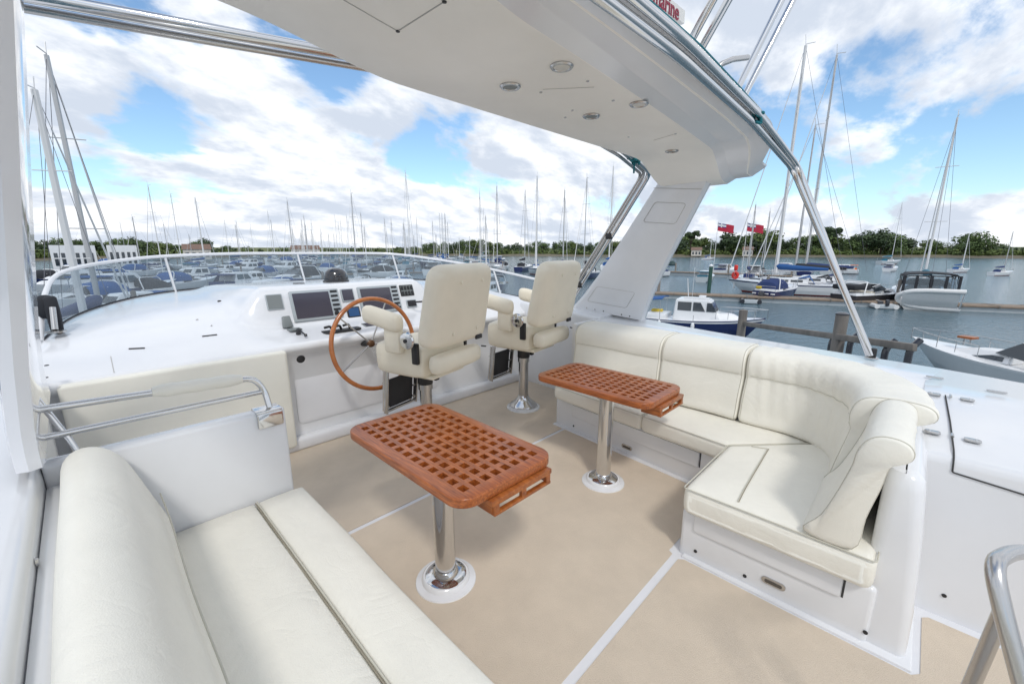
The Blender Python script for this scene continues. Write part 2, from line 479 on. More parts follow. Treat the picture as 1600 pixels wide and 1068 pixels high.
def text_mesh(txt, size, m, M, name, parent, extrude=.002):
    cu = bpy.data.curves.new('lettering', 'FONT'); cu.body = txt; cu.size = size; cu.extrude = extrude; cu.align_x = 'CENTER'; cu.align_y = 'CENTER'
    cu.offset = size*.012
    t = bpy.data.objects.new('lettering_tmp', cu); col.objects.link(t)
    dg = bpy.context.evaluated_depsgraph_get(); dg.update()
    me = bpy.data.meshes.new_from_object(t.evaluated_get(dg))
    bpy.data.objects.remove(t); me.transform(M); me.materials.clear(); me.materials.append(m)
    org = Vector((0,0,0)); q = parent
    while q is not None: org += q.location; q = q.parent
    me.transform(Matrix.Translation(-org))
    o = bpy.data.objects.new(name, me); col.objects.link(o); o.parent = parent
    return o
def lerp(a, b, t): return a+(b-a)*t
def interp(x, xs, ys):
    if x <= xs[0]: return ys[0]
    for i in range(len(xs)-1):
        if x <= xs[i+1]: return lerp(ys[i], ys[i+1], (x-xs[i])/(xs[i+1]-xs[i]))
    return ys[-1]
def sstep(x, a, b):
    t = max(0, min(1, (x-a)/(b-a))); return t*t*(3-2*t)

# ================================================================== SETTING: water and shores
mb = MB()
S = 3000
mb.add([(-S,-S,WATER),(S,-S,WATER),(S,S,WATER),(-S,S,WATER)], [(0,1,2,3)], waterm)
mb.build('water', kind='structure')

# ================================================================== THE YACHT
yacht = thing('motor_yacht', 'white flybridge of a motor yacht with helm console, tan deck and swept radar arch', 'motor yacht', (1.85, 1.0, 0))

# deck
mb = MB()
mb.prism([(-.3,-3),(2.49,-3),(2.9,-3),(4.0,-3),(4.0,3.6),(-.3,3.6)], -.08, 0, gel2)
mb.build('deck', yacht)
mb = MB()
def sheet(pts, z, m): mb.prism(pts, z-.003, z, m)
sheet(rrect(.45, 3.76, 2.205, 3.49, .05), .004, tan)
sheet([(.45,.765),(2.03,.765),(2.045,.79),(2.745,.79),(2.765,.82),(2.93,2.15),(2.92,2.172),(.45,2.172)], .004, tan)
sheet([(.45,-2.6),(2.44,-2.6),(2.44,-.235),(2.42,-.215),(2.06,-.215),(2.03,-.19),(2.03,.70),(2.01,.725),(.45,.725)], .004, tan)
mb.build('nonskid_panel', yacht)

# hull below the flybridge
mb = MB()
secs = []
for y, hw, zt in ((-9, 2.5, -1.2), (-5, 2.7, -1.2), (2, 2.75, -1.1), (6, 2.5, -.9), (9, 1.7, -.6), (11.2, .15, -.3)):
    c = 1.85
    secs.append([(c-hw, y, zt), (c-hw*.98, y, zt-.9), (c-hw*.82, y, WATER-.2), (c, y, WATER-.7), (c+hw*.82, y, WATER-.2), (c+hw*.98, y, zt-.9), (c+hw, y, zt)])
mb.loft(secs, whiteb)
mb.loft([[(-.2,y,-1.3),(-.75,y,-.2),(-.7,y,-.1),(4.1,y,-.1),(4.15,y,-.2),(3.9,y,-1.3)] for y in (-6,0,3.5)], whiteb)
mb.build('hull', yacht)

# ---- console and forward coaming: one moulded surface
WB = [(-.30,3.3,.95),(-.27,3.8,1.0),(-.236,4.133,1.03),(-.082,4.781,1.10),(.232,5.262,1.16),(.651,5.52,1.2),(1.292,5.60,1.22),(1.981,5.60,1.24),(2.55,5.50,1.235),(3.082,5.25,1.22),(3.474,4.758,1.19),(3.783,4.121,1.08),(4.002,3.52,1.0)]
WT = [(-.202,4.30,1.278),(-.13,4.601,1.426),(.034,4.971,1.486),(.27,5.27,1.523),(.637,5.50,1.557),(1.273,5.565,1.578),(1.954,5.57,1.577),(2.55,5.46,1.575),(3.061,5.22,1.56),(3.525,4.666,1.468),(3.802,4.075,1.366),(4.005,3.516,1.258)]
def smooth_path(P, sub=6, dim=3):
    out = []
    n = len(P)
    for i in range(n-1):
        p0, p1, p2, p3 = [Vector(P[max(0, min(n-1, j))]) for j in (i-1, i, i+1, i+2)]
        for k in range(sub):
            t = k/sub
            out.append(.5*((2*p1)+(p2-p0)*t+(2*p0-5*p1+4*p2-p3)*t*t+(3*p1-p0-3*p2+p3)*t**3))
    out.append(Vector(P[-1])); return out
WBs = smooth_path(WB, 6)
def wb_at(x):
    for i in range(len(WBs)-1):
        a, b = WBs[i], WBs[i+1]
        if a.x <= x <= b.x and b.x > a.x:
            t = (x-a.x)/(b.x-a.x); return a.lerp(b, t)
    return WBs[0] if x < WBs[0].x else WBs[-1]
EDGE_Y = 3.50
def con_z(x, y, yw, zw):
    zb = .882 + (zw-.882)*max(0, (y-3.5))/max(.3, yw-3.5)
    # port shelf, slightly crowned
    u = max(0, min(1, (y-3.5)/max(.3, yw-3.5)))
    zp = .882+(zw-.882)*(1-(1-u)**3.2)
    # helm dash
    xs = [3.5, 3.80, 3.86, 3.96, 4.02, 4.4, 5.6]
    ys = [.898, .965, 1.00, 1.285, 1.308, 1.30, 1.245]
    zd = interp(y, xs, ys)
    if yw < 5.0: zd = min(zd, 1.31)
    w = sstep(x, .80, 1.07)*(1-sstep(x, 2.54, 2.80))
    return lerp(zp, zd, w)
ysamp = [0, .01, .06, .12, .18, .24, .28, .31, .33, .36, .385, .41, .435, .46, .48, .50, .53, .58, .66, .8]
mb = MB()
xsamp = [-.295, -.285, -.27, -.26, -.25, -.23, -.2, -.16, -.12, -.08] + [i*.05 for i in range(0, 79)] + [3.93, 3.96, 3.99]
vs = []; nrow = len(ysamp)+12
for x in xsamp:
    w = wb_at(x); yw = max(w.y, 3.53)
    row = []
    for ys_ in ysamp:
        y = 3.5+ys_
        row.append(y)
    last = 3.5+ysamp[-1]
    if yw > last+.1: row += [last+(yw-last)*(k+1)/12 for k in range(12)]
    else:
        row = [3.5+(yw-3.5)*k/(nrow-1) for k in range(nrow)]
    for y in row: vs.append((x, y, con_z(x, y, yw, w.z)))
    # rounded front edge and front face down to the sole
fs = []
for i in range(len(xsamp)-1):
    for j in range(nrow-1): fs.append((i*nrow+j, (i+1)*nrow+j, (i+1)*nrow+j+1, i*nrow+j+1))
mb.add(vs, fs, gel)
# front lip
lip = []
for i, x in enumerate(xsamp):
    z0 = vs[i*nrow][2]
    lip.append([(x, 3.5, z0), (x, 3.485, z0-.006), (x, 3.474, z0-.02), (x, 3.47, z0-.04), (x, 3.475, z0-.06), (x, 3.50, z0-.085), (x, 3.53, z0-.11), (x, 3.55, .45), (x, 3.55, 0)])
mb.loft(lip, gel, closed=False)
# outer skirt following the screen
sk = []
for p in WBs:
    c = Vector((1.87, 3.6, 0)); d = Vector((p.x-c.x, p.y-c.y, 0)).normalized()
    sk.append([(p.x, p.y, p.z), (p.x+d.x*.03, p.y+d.y*.03, p.z+.0), (p.x+d.x*.07, p.y+d.y*.07, p.z-.04), (p.x+d.x*.16, p.y+d.y*.16, .2)])
mb.loft(sk, gel, closed=False)
console = mb.build('console', yacht, angle=50)

# toe kick and recessed cream panel on the console face
mb = MB()
mb.box((2.2, 3.515, .055), (3.3, .09, .11), gel2, r=.03, seg=3)
mb.prism([(1.10,-.78),(3.45,-.78),(3.45,-.14),(1.10,-.14)], 0, .0, gel) if False else None
mb.build('toe_kick', console)
mb = MB()
Mx = Matrix(((1,0,0,0),(0,0,1,0),(0,1,0,0),(0,0,0,1)))       # (x,y,z)->(x,z,y)
mb.prism(rrect(-.19, 1.03, .06, .862, .03), 3.43, 3.549, panelc, r=.024, seg=4, M=Mx)
mb.build('locker_panel', console)
mb = MB()
mb.prism(rrect(1.09, 2.5, .2, .76, .04), 3.542, 3.5495, gel2, r=.003, M=Mx)
mb.build('access_panel', console)

# dash instruments, standing on the sloping face of the dash
DN = Vector((0, -.285, .10)).normalized()           # outward normal of the instrument face
def dashM(x, z):
    y = interp(z, [1.00, 1.285], [3.86, 3.96])
    ez = Vector((0, .10, .285)).normalized(); ex = Vector((1,0,0)); en = ex.cross(ez)
    return Matrix(((ex.x, ez.x, en.x, x), (ex.y, ez.y, en.y, y), (ex.z, ez.z, en.z, z), (0,0,0,1)))
def instrument(name, x0, x1, z0, z1, frame, face, depth=.012, border=.012, keys=0):
    M = dashM((x0+x1)/2, (z0+z1)/2); w, h = (x1-x0)/2, (z1-z0)/2*1.04
    a = MB(); a.prism(rrect(-w, w, -h, h, .008, 3), -.01, depth, frame, r=.003, M=M)
    kx = w-border-(.07 if keys else 0)
    a.prism(rrect(-w+border, kx, -h+border, h-border, .004, 2), depth-.004, depth+.0015, face, M=M)
    if keys:
        for i in range(6):
            zc = -h+.035+i*(2*h-.06)/5
            a.prism(rrect(kx+.014, w-.014, zc-.010, zc+.010, .004, 2), depth-.002, depth+.004, black, M=M)
        a.lathe([(.018,0),(.018,.008),(.010,.010)], black, M @ Vector((kx+.036, -h+.05, depth)), 16, -Vector((0,.285,-.10)))
    return a.build(name, console)
instrument('hatch_gauge', 1.06, 1.19, 1.12, 1.25, silver, greyp, .01, .008)
instrument('chart_plotter', 1.245, 1.675, 1.0, 1.262, silver, screen, .02, .022, keys=1)
instrument('chart_plotter', 1.865, 2.30, 1.0, 1.262, silver, screen, .02, .022, keys=1)
instrument('display_unit', 1.70, 1.825, 1.135, 1.255, silver, screen, .014, .010)
instrument('display_unit', 1.72, 1.845, .985, 1.085, black, mat('lcd_blue', (.03,.09,.22), .2), .014, .012)
sp = instrument('switch_panel', 2.33, 2.49, 1.14, 1.255, black, greyp, .008, .01)
mb = MB()
for i in range(4):
    for j in range(2):
        M = dashM(2.355+i*.037, 1.168+j*.052); mb.prism(rrect(-.013,.013,-.02,.02,.004,2), 0, .018, black, r=.002, M=M)
mb.build_each('switch', sp)
instrument('small_gauge', 2.37, 2.49, 1.02, 1.10, silver, black, .012, .01)
# grab bar round the small gauge, engine controls
mb = MB()
mb.tube([(2.40,3.83,1.09),(2.40,3.74,1.09),(2.56,3.74,1.09),(2.56,3.74,.99)], .009, black, fillet=.03)
mb.build('grab_bar', console)
mb = MB()
mb.box((1.20, 3.74, .965), (.10, .085, .015), greyp, r=.006)
mb.prism([(-.04,0),(.04,0),(.03,.10),(-.03,.10)], -.02, .02, greyp, r=.008, M=Matrix.Translation((1.17,3.80,.975)) @ Matrix.Rotation(R(70),4,'X'))
mb.cyl((1.20,3.66,.935), (1.20,3.64,.975), .02, black); mb.cyl((1.20,3.64,.975),(1.22,3.56,.94), .006, black); mb.cyl((1.22,3.56,.945),(1.22,3.55,.93), .012, black)
mb.build('key_switch', console)
mb = MB()
mb.prism(rrect(1.38,1.72,3.56,3.70,.05), .92, .935, black, r=.006)
for x, dy in ((1.47,.03),(1.55,.0),(1.63,.02)):
    mb.tube([(x,3.63,.935),(x-.02,3.62,.975),(x-.07,3.60+dy,.965)], .011, black, fillet=.02)
mb.build('throttle_lever', console)
mb = MB()
mb.prism([(-.09,-.04),(.09,-.04),(.09,.05),(-.09,.05)], 0, .012, greyp, r=.004, M=Matrix.Translation((1.86,3.66,.925)) @ Matrix.Rotation(R(15),4,'X'))
mb.prism([(-.075,-.03),(.075,-.03),(.075,.04),(-.075,.04)], .012, .014, screen, M=Matrix.Translation((1.86,3.66,.925)) @ Matrix.Rotation(R(15),4,'X'))
mb.build('joystick_panel', console)
mb = MB()
mb.lathe([(.05,0),(.05,.008),(.038,.012),(.036,.004),(.0,.004)], gel2, (1.155,3.545,.755), 28, (0,-1,0))
mb.lathe([(.034,.004),(.034,.013),(.02,.018),(0,.018)], black, (1.155,3.545,.755), 24, (0,-1,0))
mb.build('socket_cover', console)
# hatch line and slots on the shelf, small fittings
def shelf_pt(x, y):
    w = wb_at(x); return Vector((x, y, con_z(x, y, w.y, w.z)))
mb = MB()
def on_shelf_strip(x0, y0, x1, y1, w, m, h=.004):
    P = [shelf_pt(lerp(x0,x1,k/10), lerp(y0,y1,k/10))+Vector((0,0,h*.3)) for k in range(11)]
    mb.tube(P, w, m, seg=6)
def px_shelf(px, py):
    z = 1.0
    for _ in range(12):
        d = sight(px, py); t = (z-CAM_H)/d.z; x, y = d.x*t, d.y*t
        y = min(y, 5.5); z = lerp(z, shelf_pt(x, max(y, 3.5)).z, .6)
    return x, y
for (a, b) in (((203,554),(228,552)), ((318,538),(341,535.5)), ((458,443.5),(476,443))):
    p, q = px_shelf(*a), px_shelf(*b); on_shelf_strip(p[0],p[1],q[0],q[1],.006,blackm)
p, q = px_shelf(174,562), px_shelf(179,584); on_shelf_strip(p[0],p[1],q[0],max(q[1],3.49),.0025,groove,.0)
for (a, s) in (((343,471),.016), ((308,499),.008), ((330,506),.006)):
    p = px_shelf(*a); v = shelf_pt(*p); mb.lathe([(s,-.005),(s,.006),(s*.6,.010),(0,.010)], black if s > .01 else brushed, v, 14)
mb.build_each('deck_slot', console)
# steering wheel
wheel = MB()
WC = Vector((1.69, 3.30, .832)); WN = Vector((0, -math.cos(R(8)), math.sin(R(8))))
wx = Vector((1,0,0)); wy = Vector((0, math.sin(R(8)), math.cos(R(8))))
rim = [WC + wx*math.cos(a)*.375 + wy*math.sin(a)*.385 for a in [2*PI*k/64 for k in range(64)]]
wheel.tube(rim, .0185, teak_r, seg=14, closed=True)
wh = wheel.build('steering_wheel', yacht)
mb = MB()
hubc = WC - WN*.08
for k in range(5):
    a = R(90+36+72*k+12)
    mb.cyl(hubc, WC+wx*math.cos(a)*.372+wy*math.sin(a)*.382, .0065, brushed, 10)
mb.build('spoke', wh)
mb = MB(); mb.lathe([(.030,-.02),(.034,.0),(.030,.015),(.02,.022),(0,.024)], mat('hub_bronze', (.12,.06,.03), .3, metal=.6), hubc, 24, WN)
mb.cyl(hubc, hubc-WN*.14, .03, black, 16)
mb.build('hub', wh)
# compass dome on the dash top
comp = thing('compass', 'domed black compass sitting on top of the dash in front of the windscreen', 'compass', (1.835,4.32,1.30))
mb = MB()
mb.lathe([(.115,0),(.118,.02),(.115,.06),(.10,.10),(.075,.125),(.04,.138),(0,.142)], mat('smoked_dome', (.02,.02,.024), .14, coat=.7), (1.835,4.32,1.30), 32)
mb.build('dome', comp)
mb = MB(); mb.lathe([(.125,-.015),(.125,.012),(.118,.018)], black, (1.835,4.32,1.30), 32); mb.build('base_ring', comp)

# ---- windscreen
wscr = MB()
WTs = smooth_path(WT, 6)
WBc = smooth_path(WB[2:], 6)
def resamp(P, n):
    Ls = [0]
    for i in range(1, len(P)): Ls.append(Ls[-1]+(P[i]-P[i-1]).length)
    out = []
    for k in range(n):
        s_ = Ls[-1]*k/(n-1); j = 0
        while j < len(Ls)-2 and Ls[j+1] < s_: j += 1
        t = (s_-Ls[j])/max(1e-9, Ls[j+1]-Ls[j]); out.append(P[j].lerp(P[j+1], t))
    return out
T_, B_ = resamp(WTs, 61), resamp(WBc, 61)
inw = [(b-Vector((1.87,3.6,b.z))).normalized()*-.006 for b in B_]
g = MB()
g.loft([[T_[i], B_[i]] for i in range(61)], wsglass, closed=False)
ws = thing_ws = g.build('windscreen', yacht)
mb = MB(); mb.tube([B_[0]+Vector((-.01,-.02,.0))]+T_[0:], .016, mat('white_rail', (.75,.76,.78), .2, coat=.5), seg=12)
mb.build('top_rail', ws)
mb = MB()
mb.tube([p+Vector((0,0,.004)) for p in B_], .009, blackm, seg=6); mb.build('base_seal', ws)
railm = MATS['white_rail']
def nearest(P, px):      # the sample standing on the sight line of a picture column
    best = 0; bd = 1e9
    for i, p in enumerate(P):
        v = Vector((p.x, p.y, p.z-CAM_H)); x = 800+FPX*v.dot(_R)/v.dot(_F)
        if abs(x-px) < bd: bd = abs(x-px); best = i
    return best
Tf, Bf = resamp(WTs, 400), resamp(WBc, 400)
for pt, pb in ((258,273),(465,476),(613,624),(772,782)):
    a, b = Tf[nearest(Tf, pt)], Bf[nearest(Bf, pb)]
    m_ = MB(); m_.cyl(b, a, .012, railm, 10); m_.build('post', ws)
# black canvas bundle and chrome foot at the port end
mb = MB()
p0 = at_range(70, 470, 4.2); 
mb.soft((.10,.10,.16), .045, blackc, fn=lambda p: p+p0+Vector((.0,0,-.04)), n=(5,5,5))
mb.soft((.07,.07,.26), .03, blackc, fn=lambda p: p+at_range(84,492,4.15), n=(4,4,5))
mb.build('canvas_strap', ws)
mb = MB()
mb.cyl(at_range(82,480,4.1), at_range(86,515,4.05), .016, brushed); mb.lathe([(.05,0),(.05,.01),(.02,.015)], brushed, at_range(88,519,4.05), 16)
mb.build('rail_foot', ws)

# ---- coamings
def coaming(sections, name):
    m_ = MB()
    out = []
    for (y, xi, zi, xo, zo) in sections:
        s_ = 1 if xo > xi else -1
        r = .045
        out.append([(xi, y, 0), (xi, y, zi-r), (xi+s_*r*.12, y, zi-r*.5), (xi+s_*r*.4, y, zi-r*.15), (xi+s_*r, y, zi), (lerp(xi,xo,.5), y, lerp(zi,zo,.5)+.004),
                    (xo-s_*.05, y, zo), (xo-s_*.015, y, zo-.02), (xo, y, zo-.06), (xo+s_*.12, y, .2), (xo+s_*.12, y, -.05), (xi, y, -.05)])
    m_.loft(out, gel); return m_
c1 = coaming([(-3,2.49,.76,3.5,.84),(-1.2,2.49,.757,3.72,.845),(-.5,2.49,.757,3.86,.85),(-.165,2.49,.757,3.93,.855),(-.09,2.49,.755,3.93,.848)], 'a')
c2 = coaming([(-.165,3.30,.80,3.93,.855),(.3,3.32,.82,3.97,.862),(1,3.36,.84,4.02,.875),(1.7,3.38,.86,4.07,.90),(2.36,3.38,.88,4.10,.94)], 'b')
c3 = coaming([(2.36,3.70,.93,4.10,.94),(2.9,3.74,.97,4.08,.98),(3.56,3.78,1.0,4.05,.99)], 'c')
c1.v += []; 
allc = MB()
for c in (c1, c2, c3): allc.add(c.v, c.f, gel)
# backrest support and rounded return at the aft end of the starboard seat
def _rr(x0, y0, x1, y1, r, z): return [(p[0], p[1], z) for p in rrect(x0, x1, y0, y1, r, 5)]
allc.loft([_rr(2.083,-.17,3.4,.0,.03,0), _rr(2.09,-.165,3.4,.0,.04,.2), _rr(2.105,-.145,3.4,.0,.045,.5), _rr(2.115,-.125,3.4,.0,.05,.70), _rr(2.125,-.118,3.4,-.005,.05,.745), _rr(2.14,-.10,3.39,-.015,.04,.768), _rr(2.16,-.085,3.37,-.03,.03,.775)], gel)
allc.box((3.55, 2.385, .46), (.5, .06, .92), gel, r=.02)
allc.build('starboard_coaming', yacht)
pc = coaming([(-2,-.20,.87,-.75,.85),(0,-.20,.87,-.75,.85),(2.0,-.20,.875,-.72,.86),(2.8,-.205,.93,-.65,.9),(3.56,-.25,.955,-.55,.92)], 'p')
pc.build('port_coaming', yacht)
# shadow gap lines + hatch of the aft locker
lk = MB()
def tubeline(pts, r=.0025, m=None, fil=0.): lk.tube(pts, r, m or groove, seg=6, fillet=fil)
def ctop(x, y): return lerp(.757, .852, max(0, min(1, (x-2.53)/1.3)))+.009
lk.tube([(3.30,-.175+0,ctop(3.3,0)),(2.9,-.19,ctop(2.9,0)),(2.56,-.198,ctop(2.56,0)),(2.525,-.199,.760),(2.500,-.20,.748),(2.489,-.201,.732),(2.4875,-.203,.705),(2.4875,-.204,.69),(2.4875,-.6,.655),(2.4875,-1.2,.60)], .0034, mat('hatch_gap', (.05,.05,.05), .8), seg=6, fillet=.02)
lkh = lk.build('locker_hatch', yacht)
for hx in (3.29, 2.71):
    m_ = MB()
    z = ctop(hx, 0)
    for dy in (-.26, -.13):
        m_.prism(rrect(hx-.022,hx+.022,dy-.028,dy+.028,.012,3), z-.002, z+.004, brushed, r=.0015)
    m_.cyl((hx-.022,-.195,z+.004),(hx+.022,-.195,z+.004), .006, brushed, 10)
    for dx in (-.01,.01):
        for dy in (-.27,-.12): m_.lathe([(.004,0),(.003,.0015),(0,.002)], chrome, (hx+dx,dy,z+.004), 8)
    m_.build('hinge', lkh)
m_ = MB()
for x, y in ((3.52,-.38),(3.62,-.13)):
    m_.prism(rrect(x-.012,x+.012,y-.04,y+.04,.01,3), ctop(x,0)-.002, ctop(x,0)+.005, brushed, r=.002)
m_.build_each('flush_ring', lkh)
m_ = MB()
for q in ((2.488,-.27,.11),): m_.lathe([(.009,0),(.008,.003),(0,.004)], black, q, 12, (-1,0,0))
for q in ((2.6,-.0,0),): pass
m_.build('screw_cap', lkh)

# ---- port: column and arch -------------------------------------------------
arch = MB()
# roof beam: lofted sections along X (fore -> aft underside, then over the top)
def beam_sec(x):
    k = abs(x-1.85)
    crown = .03*(1-(k/1.9)**2)
    drop = .16*(sstep(k, 1.38, 1.80) if x > 1.85 else 1.5*sstep(k, 1.78, 2.06))          # underside turns down into the legs
    sy = .93+.085*x
    zb = 2.30+crown-drop
    zb += .09*sstep(1.15-x, 0, .8)
    zt = 2.52+crown-.05*sstep(k, 1.6, 1.95)
    yf = 1.79 + .035*(1-(k/1.2)**2 if k < 1.2 else 0) - .03*sstep(k, 1.5, 1.9)
    ya = .835 + .03*sstep(k, .8, 1.6) + .13*sstep(k, 1.5, 1.85)
    return [(x, yf, zb+.03), (x, yf-.015, zb+.008), (x, yf-.05, zb), (x, yf-.3, zb), (x, sy+.10, zb), (x, sy+.02, zb+.0), (x, sy+.012, zb+.002), (x, sy-.042, zb+.034), (x, sy-.050, zb+.036),
            (x, lerp(sy-.05,ya,.5), zb+.038), (x, lerp(sy-.05,ya,.55), zb+.040), (x, ya+.02, zb+.088), (x, ya+.005, zb+.10), (x, ya, zb+.11), (x, ya+.03, zb+.12), (x, ya+.30, zt), (x, yf-.25, zt+.01), (x, yf-.08, zt-.02), (x, yf-.01, zt-.08)]
xs = [-.26+k*4.05/56 for k in range(57)]
secs = [beam_sec(x) for x in xs]
# close the ends with a rounded cap
def shrink(sec, x, f):
    cy = sum(p[1] for p in sec)/len(sec); cz = max(p[2] for p in sec)-.06
    return [(x, cy+(p[1]-cy)*(1-(1-f)*.35), cz+(p[2]-cz)*f) for p in sec]
secs = [shrink(secs[0], -.32, .25), shrink(secs[0], -.30, .75)] + secs
_m0 = len(arch.m); arch.loft(secs, head)
_gi = arch.mi(gel); _np = len(secs[0])
for _k in range((len(secs)-1)*_np):
    if _k % _np in (6, 7, 8, 10, 11, 12, 13, 14, 15, 16, 17): arch.m[_m0+_k] = _gi
# legs
def leg(side):
    # inner-face corners, stbd values mirrored about x = 1.885
    def X(x): return x if side > 0 else -.205-(x-3.98)*.55
    lv = [0, .03, .06, .12, .3, .5, .7, .88, .96, 1.02]
    out = []
    for t in lv:
        fy, ay = lerp(2.84, 1.77, t), lerp(2.10, 1.36, t)
        z = lerp(.94, 2.17, t)
        flare = .12*(1-t)**6
        fy += flare*.4; ay -= flare*.8; 
        xi = lerp(3.98, 3.60, t) - .05*(1-t)**8; th = .13
        z1 = z-.0
        n = 5; sec = []
        r = .05
        sec = [(X(xi), fy-r, z+.03), (X(xi+.012), fy-.012, z+.035), (X(xi+th*.5), fy, z+.035), (X(xi+th-.012), fy-.012, z+.035), (X(xi+th), fy-r, z+.03),
               (X(xi+th), ay+r, z-.02), (X(xi+th-.012), ay+.012, z-.03), (X(xi+th*.5), ay, z-.03), (X(xi+.012), ay+.012, z-.03), (X(xi), ay+r, z-.02)]
        out.append(sec)
    return out
gloss = mat('gelcoat_polished', (.78,.79,.82), .10, coat=1., var=.03, vscale=2)
arch.loft(leg(1), gel, caps=False)
arch.loft(leg(-1), gloss, caps=False)
archo = arch.build('radar_arch', yacht, angle=22)
# panel lines on the starboard leg
def legpt(t, u):        # t up, u fore(0)..aft(1)
    fy, ay = lerp(2.84, 1.77, t), lerp(2.10, 1.36, t)
    return Vector((lerp(3.98,3.60,t)-.05*(1-t)**8-.0012, lerp(fy, ay, u), lerp(.94,2.17,t)+.03-.05*u))
m_ = MB()
for (t0, t1, u0, u1) in ((.74,.87,.22,.84), (.08,.22,.12,.80)):
    P = [legpt(t0,u0), legpt(t0,u1), legpt(t1,u1), legpt(t1,u0)]
    Q = []
    for i in range(4):
        for k in range(8): Q.append(P[i].lerp(P[(i+1)%4], k/8))
    m_.tube([legpt(lerp(t0,t1,0), u0)]*0+P, .0022, groove, seg=6, closed=True, fillet=.03)
m_.tube([legpt(.955,u/8*.98+.01) for u in range(9)], .0022, groove, seg=6)
m_.build_each('panel_line', archo)
m_ = MB()
for u in (.2,.35,.5,.8,.93): m_.lathe([(.007,0),(.006,.003),(0,.004)], black if u>.4 else brushed, legpt(.02,u)-Vector((.006,0,0)), 10, (-1,0,0))
m_.build_each('screw_cap', archo)
# downlights and hatch lines on the underside
def bz(x): return .09*sstep(1.15-x, 0, .8)+2.30+.03*(1-(abs(x-1.85)/1.9)**2)-.16*sstep(abs(x-1.85),1.38,1.80)
for (x, y, lit_) in ((1.46,1.155,1),(1.465,1.445,0),(2.08,1.152,1),(2.075,1.43,0),(3.13,1.45,0)):
    m_ = MB(); z = bz(x)
    m_.lathe([(.046,0),(.047,-.004),(.043,-.009),(.034,-.009),(.030,-.004)], brushed, (x,y,z), 32)
    m_.lathe([(.035,-.006),(.0,-.0075)], lens if lit_ else greyp, (x,y,z), 24)
    m_.build('downlight', archo)
m_ = MB()
def ul(pts, r=.002): m_.tube([Vector((p[0],p[1],bz(p[0])-.0005)) for p in pts], r, groove, seg=6)
def seg_(a, b, n=8): return [(lerp(a[0],b[0],k/n), lerp(a[1],b[1],k/n)) for k in range(n+1)]
ul(seg_((.32,1.42),(.885,1.41))); ul(seg_((.885,1.41),(.89,1.155))); ul(seg_((.89,1.155),(.5,1.165)))
ul(seg_((1.60,1.37),(1.74,1.19)),.0015); ul(seg_((2.73,1.25),(2.78,1.42)),.0015)
m_.build_each('headlining_seam', archo); m_ = MB()
for x, y in ((.885,1.41),(.89,1.155),(.32,1.42),(1.62,1.40),(1.66,1.17),(1.95,1.22),(1.93,1.45),(2.0,1.55),(2.6,1.5),(2.73,1.25)):
    m_.lathe([(.0075,0),(.007,-.003),(0,-.004)], black if x < .95 else brushed, (x,y,bz(x)), 10)
m_.build_each('headlining_screw', archo)

# ---- seat bases
SB = [(2.975,2.33),(2.795,.75),(2.07,.75),(2.07,-.05),(3.4,-.05),(3.4,2.33)]
m_ = MB()
m_.prism(SB, -.02, .27, gel, r=.022, seg=3)
# coved foot
foot = [(2.93,2.33),(2.76,.72),(2.04,.72),(2.04,-.19),(3.4,-.19),(3.4,2.33)]
m_.prism(foot, -.01, .012, gel, r=.006, seg=2)
# port seat base
m_.prism([(-.2,-1.5),(.56,-1.5),(.56,2.14),(-.2,2.14)], 0, .33, gel, r=.02)
m_.prism([(.56,-1.5),(.60,-1.5),(.60,2.25),(.56,2.25)], -.01, .012, gel, r=.005)
sbase = m_.build('seat_base', yacht)
# drawers on starboard base: long one faces port along a slightly slanted line
def long_face(y): return 2.795+(y-.75)*(.18/1.58)
ang = math.atan2(.18, 1.58)
def face_M(x, y, z, a):    # local x = along the face (aft), local y = up, local z = out of the face (to port)
    ex = Vector((-math.sin(a), -math.cos(a), 0)); en = Vector((-math.cos(a), math.sin(a), 0)); ez = Vector((0,0,1))
    return Matrix(((ex.x, ez.x, en.x, x), (ex.y, ez.y, en.y, y), (ex.z, ez.z, en.z, z), (0,0,0,1)))
def drawer(x, y, z, a, w, h, latch_x, latch_y, name='drawer_front'):
    M = face_M(x, y, z, a)
    d = MB(); d.prism(rrect(0, w, 0, h, .008, 3), -.004, .010, gel, r=.004, M=M)
    for (px_, py_) in ((w+.012, 0),): d.prism([(w+.002,0),(w+.010,0),(w+.010,h),(w+.002,h)], -.001, .001, MATS['hatch_gap'], M=M)
    o = d.build(name, yacht)
    l = MB(); l.prism(rrect(latch_x-.05, latch_x+.05, latch_y-.018, latch_y+.018, .0175, 5), -.002, .006, brushed, r=.002, M=M)
    l.prism(rrect(latch_x-.036, latch_x+.036, latch_y-.008, latch_y+.008, .007, 4), .006, .0085, mat('latch_dark', (.14,.13,.12), .35, metal=.7), M=M)
    l.build('latch', o)
    return o
drawer(long_face(2.12), 2.12, .14, ang, 1.19, .11, .60, -.075)
drawer(2.07, .68, .17, 0, .62, .105, .38, -.085)
m_ = MB()
for (x, y, z, a) in ((long_face(2.10),2.10,.05,ang),(2.07,.66,.055,0),(2.07,.42,.05,0),(2.07,-.04,.06,0)):
    M = face_M(x, y, z, a); m_.lathe([(.009,0),(.008,.004),(0,.005)], black, M @ Vector((0,0,0)), 12, M.to_3x3() @ Vector((0,0,1)))
m_.build_each('screw_cap', sbase)

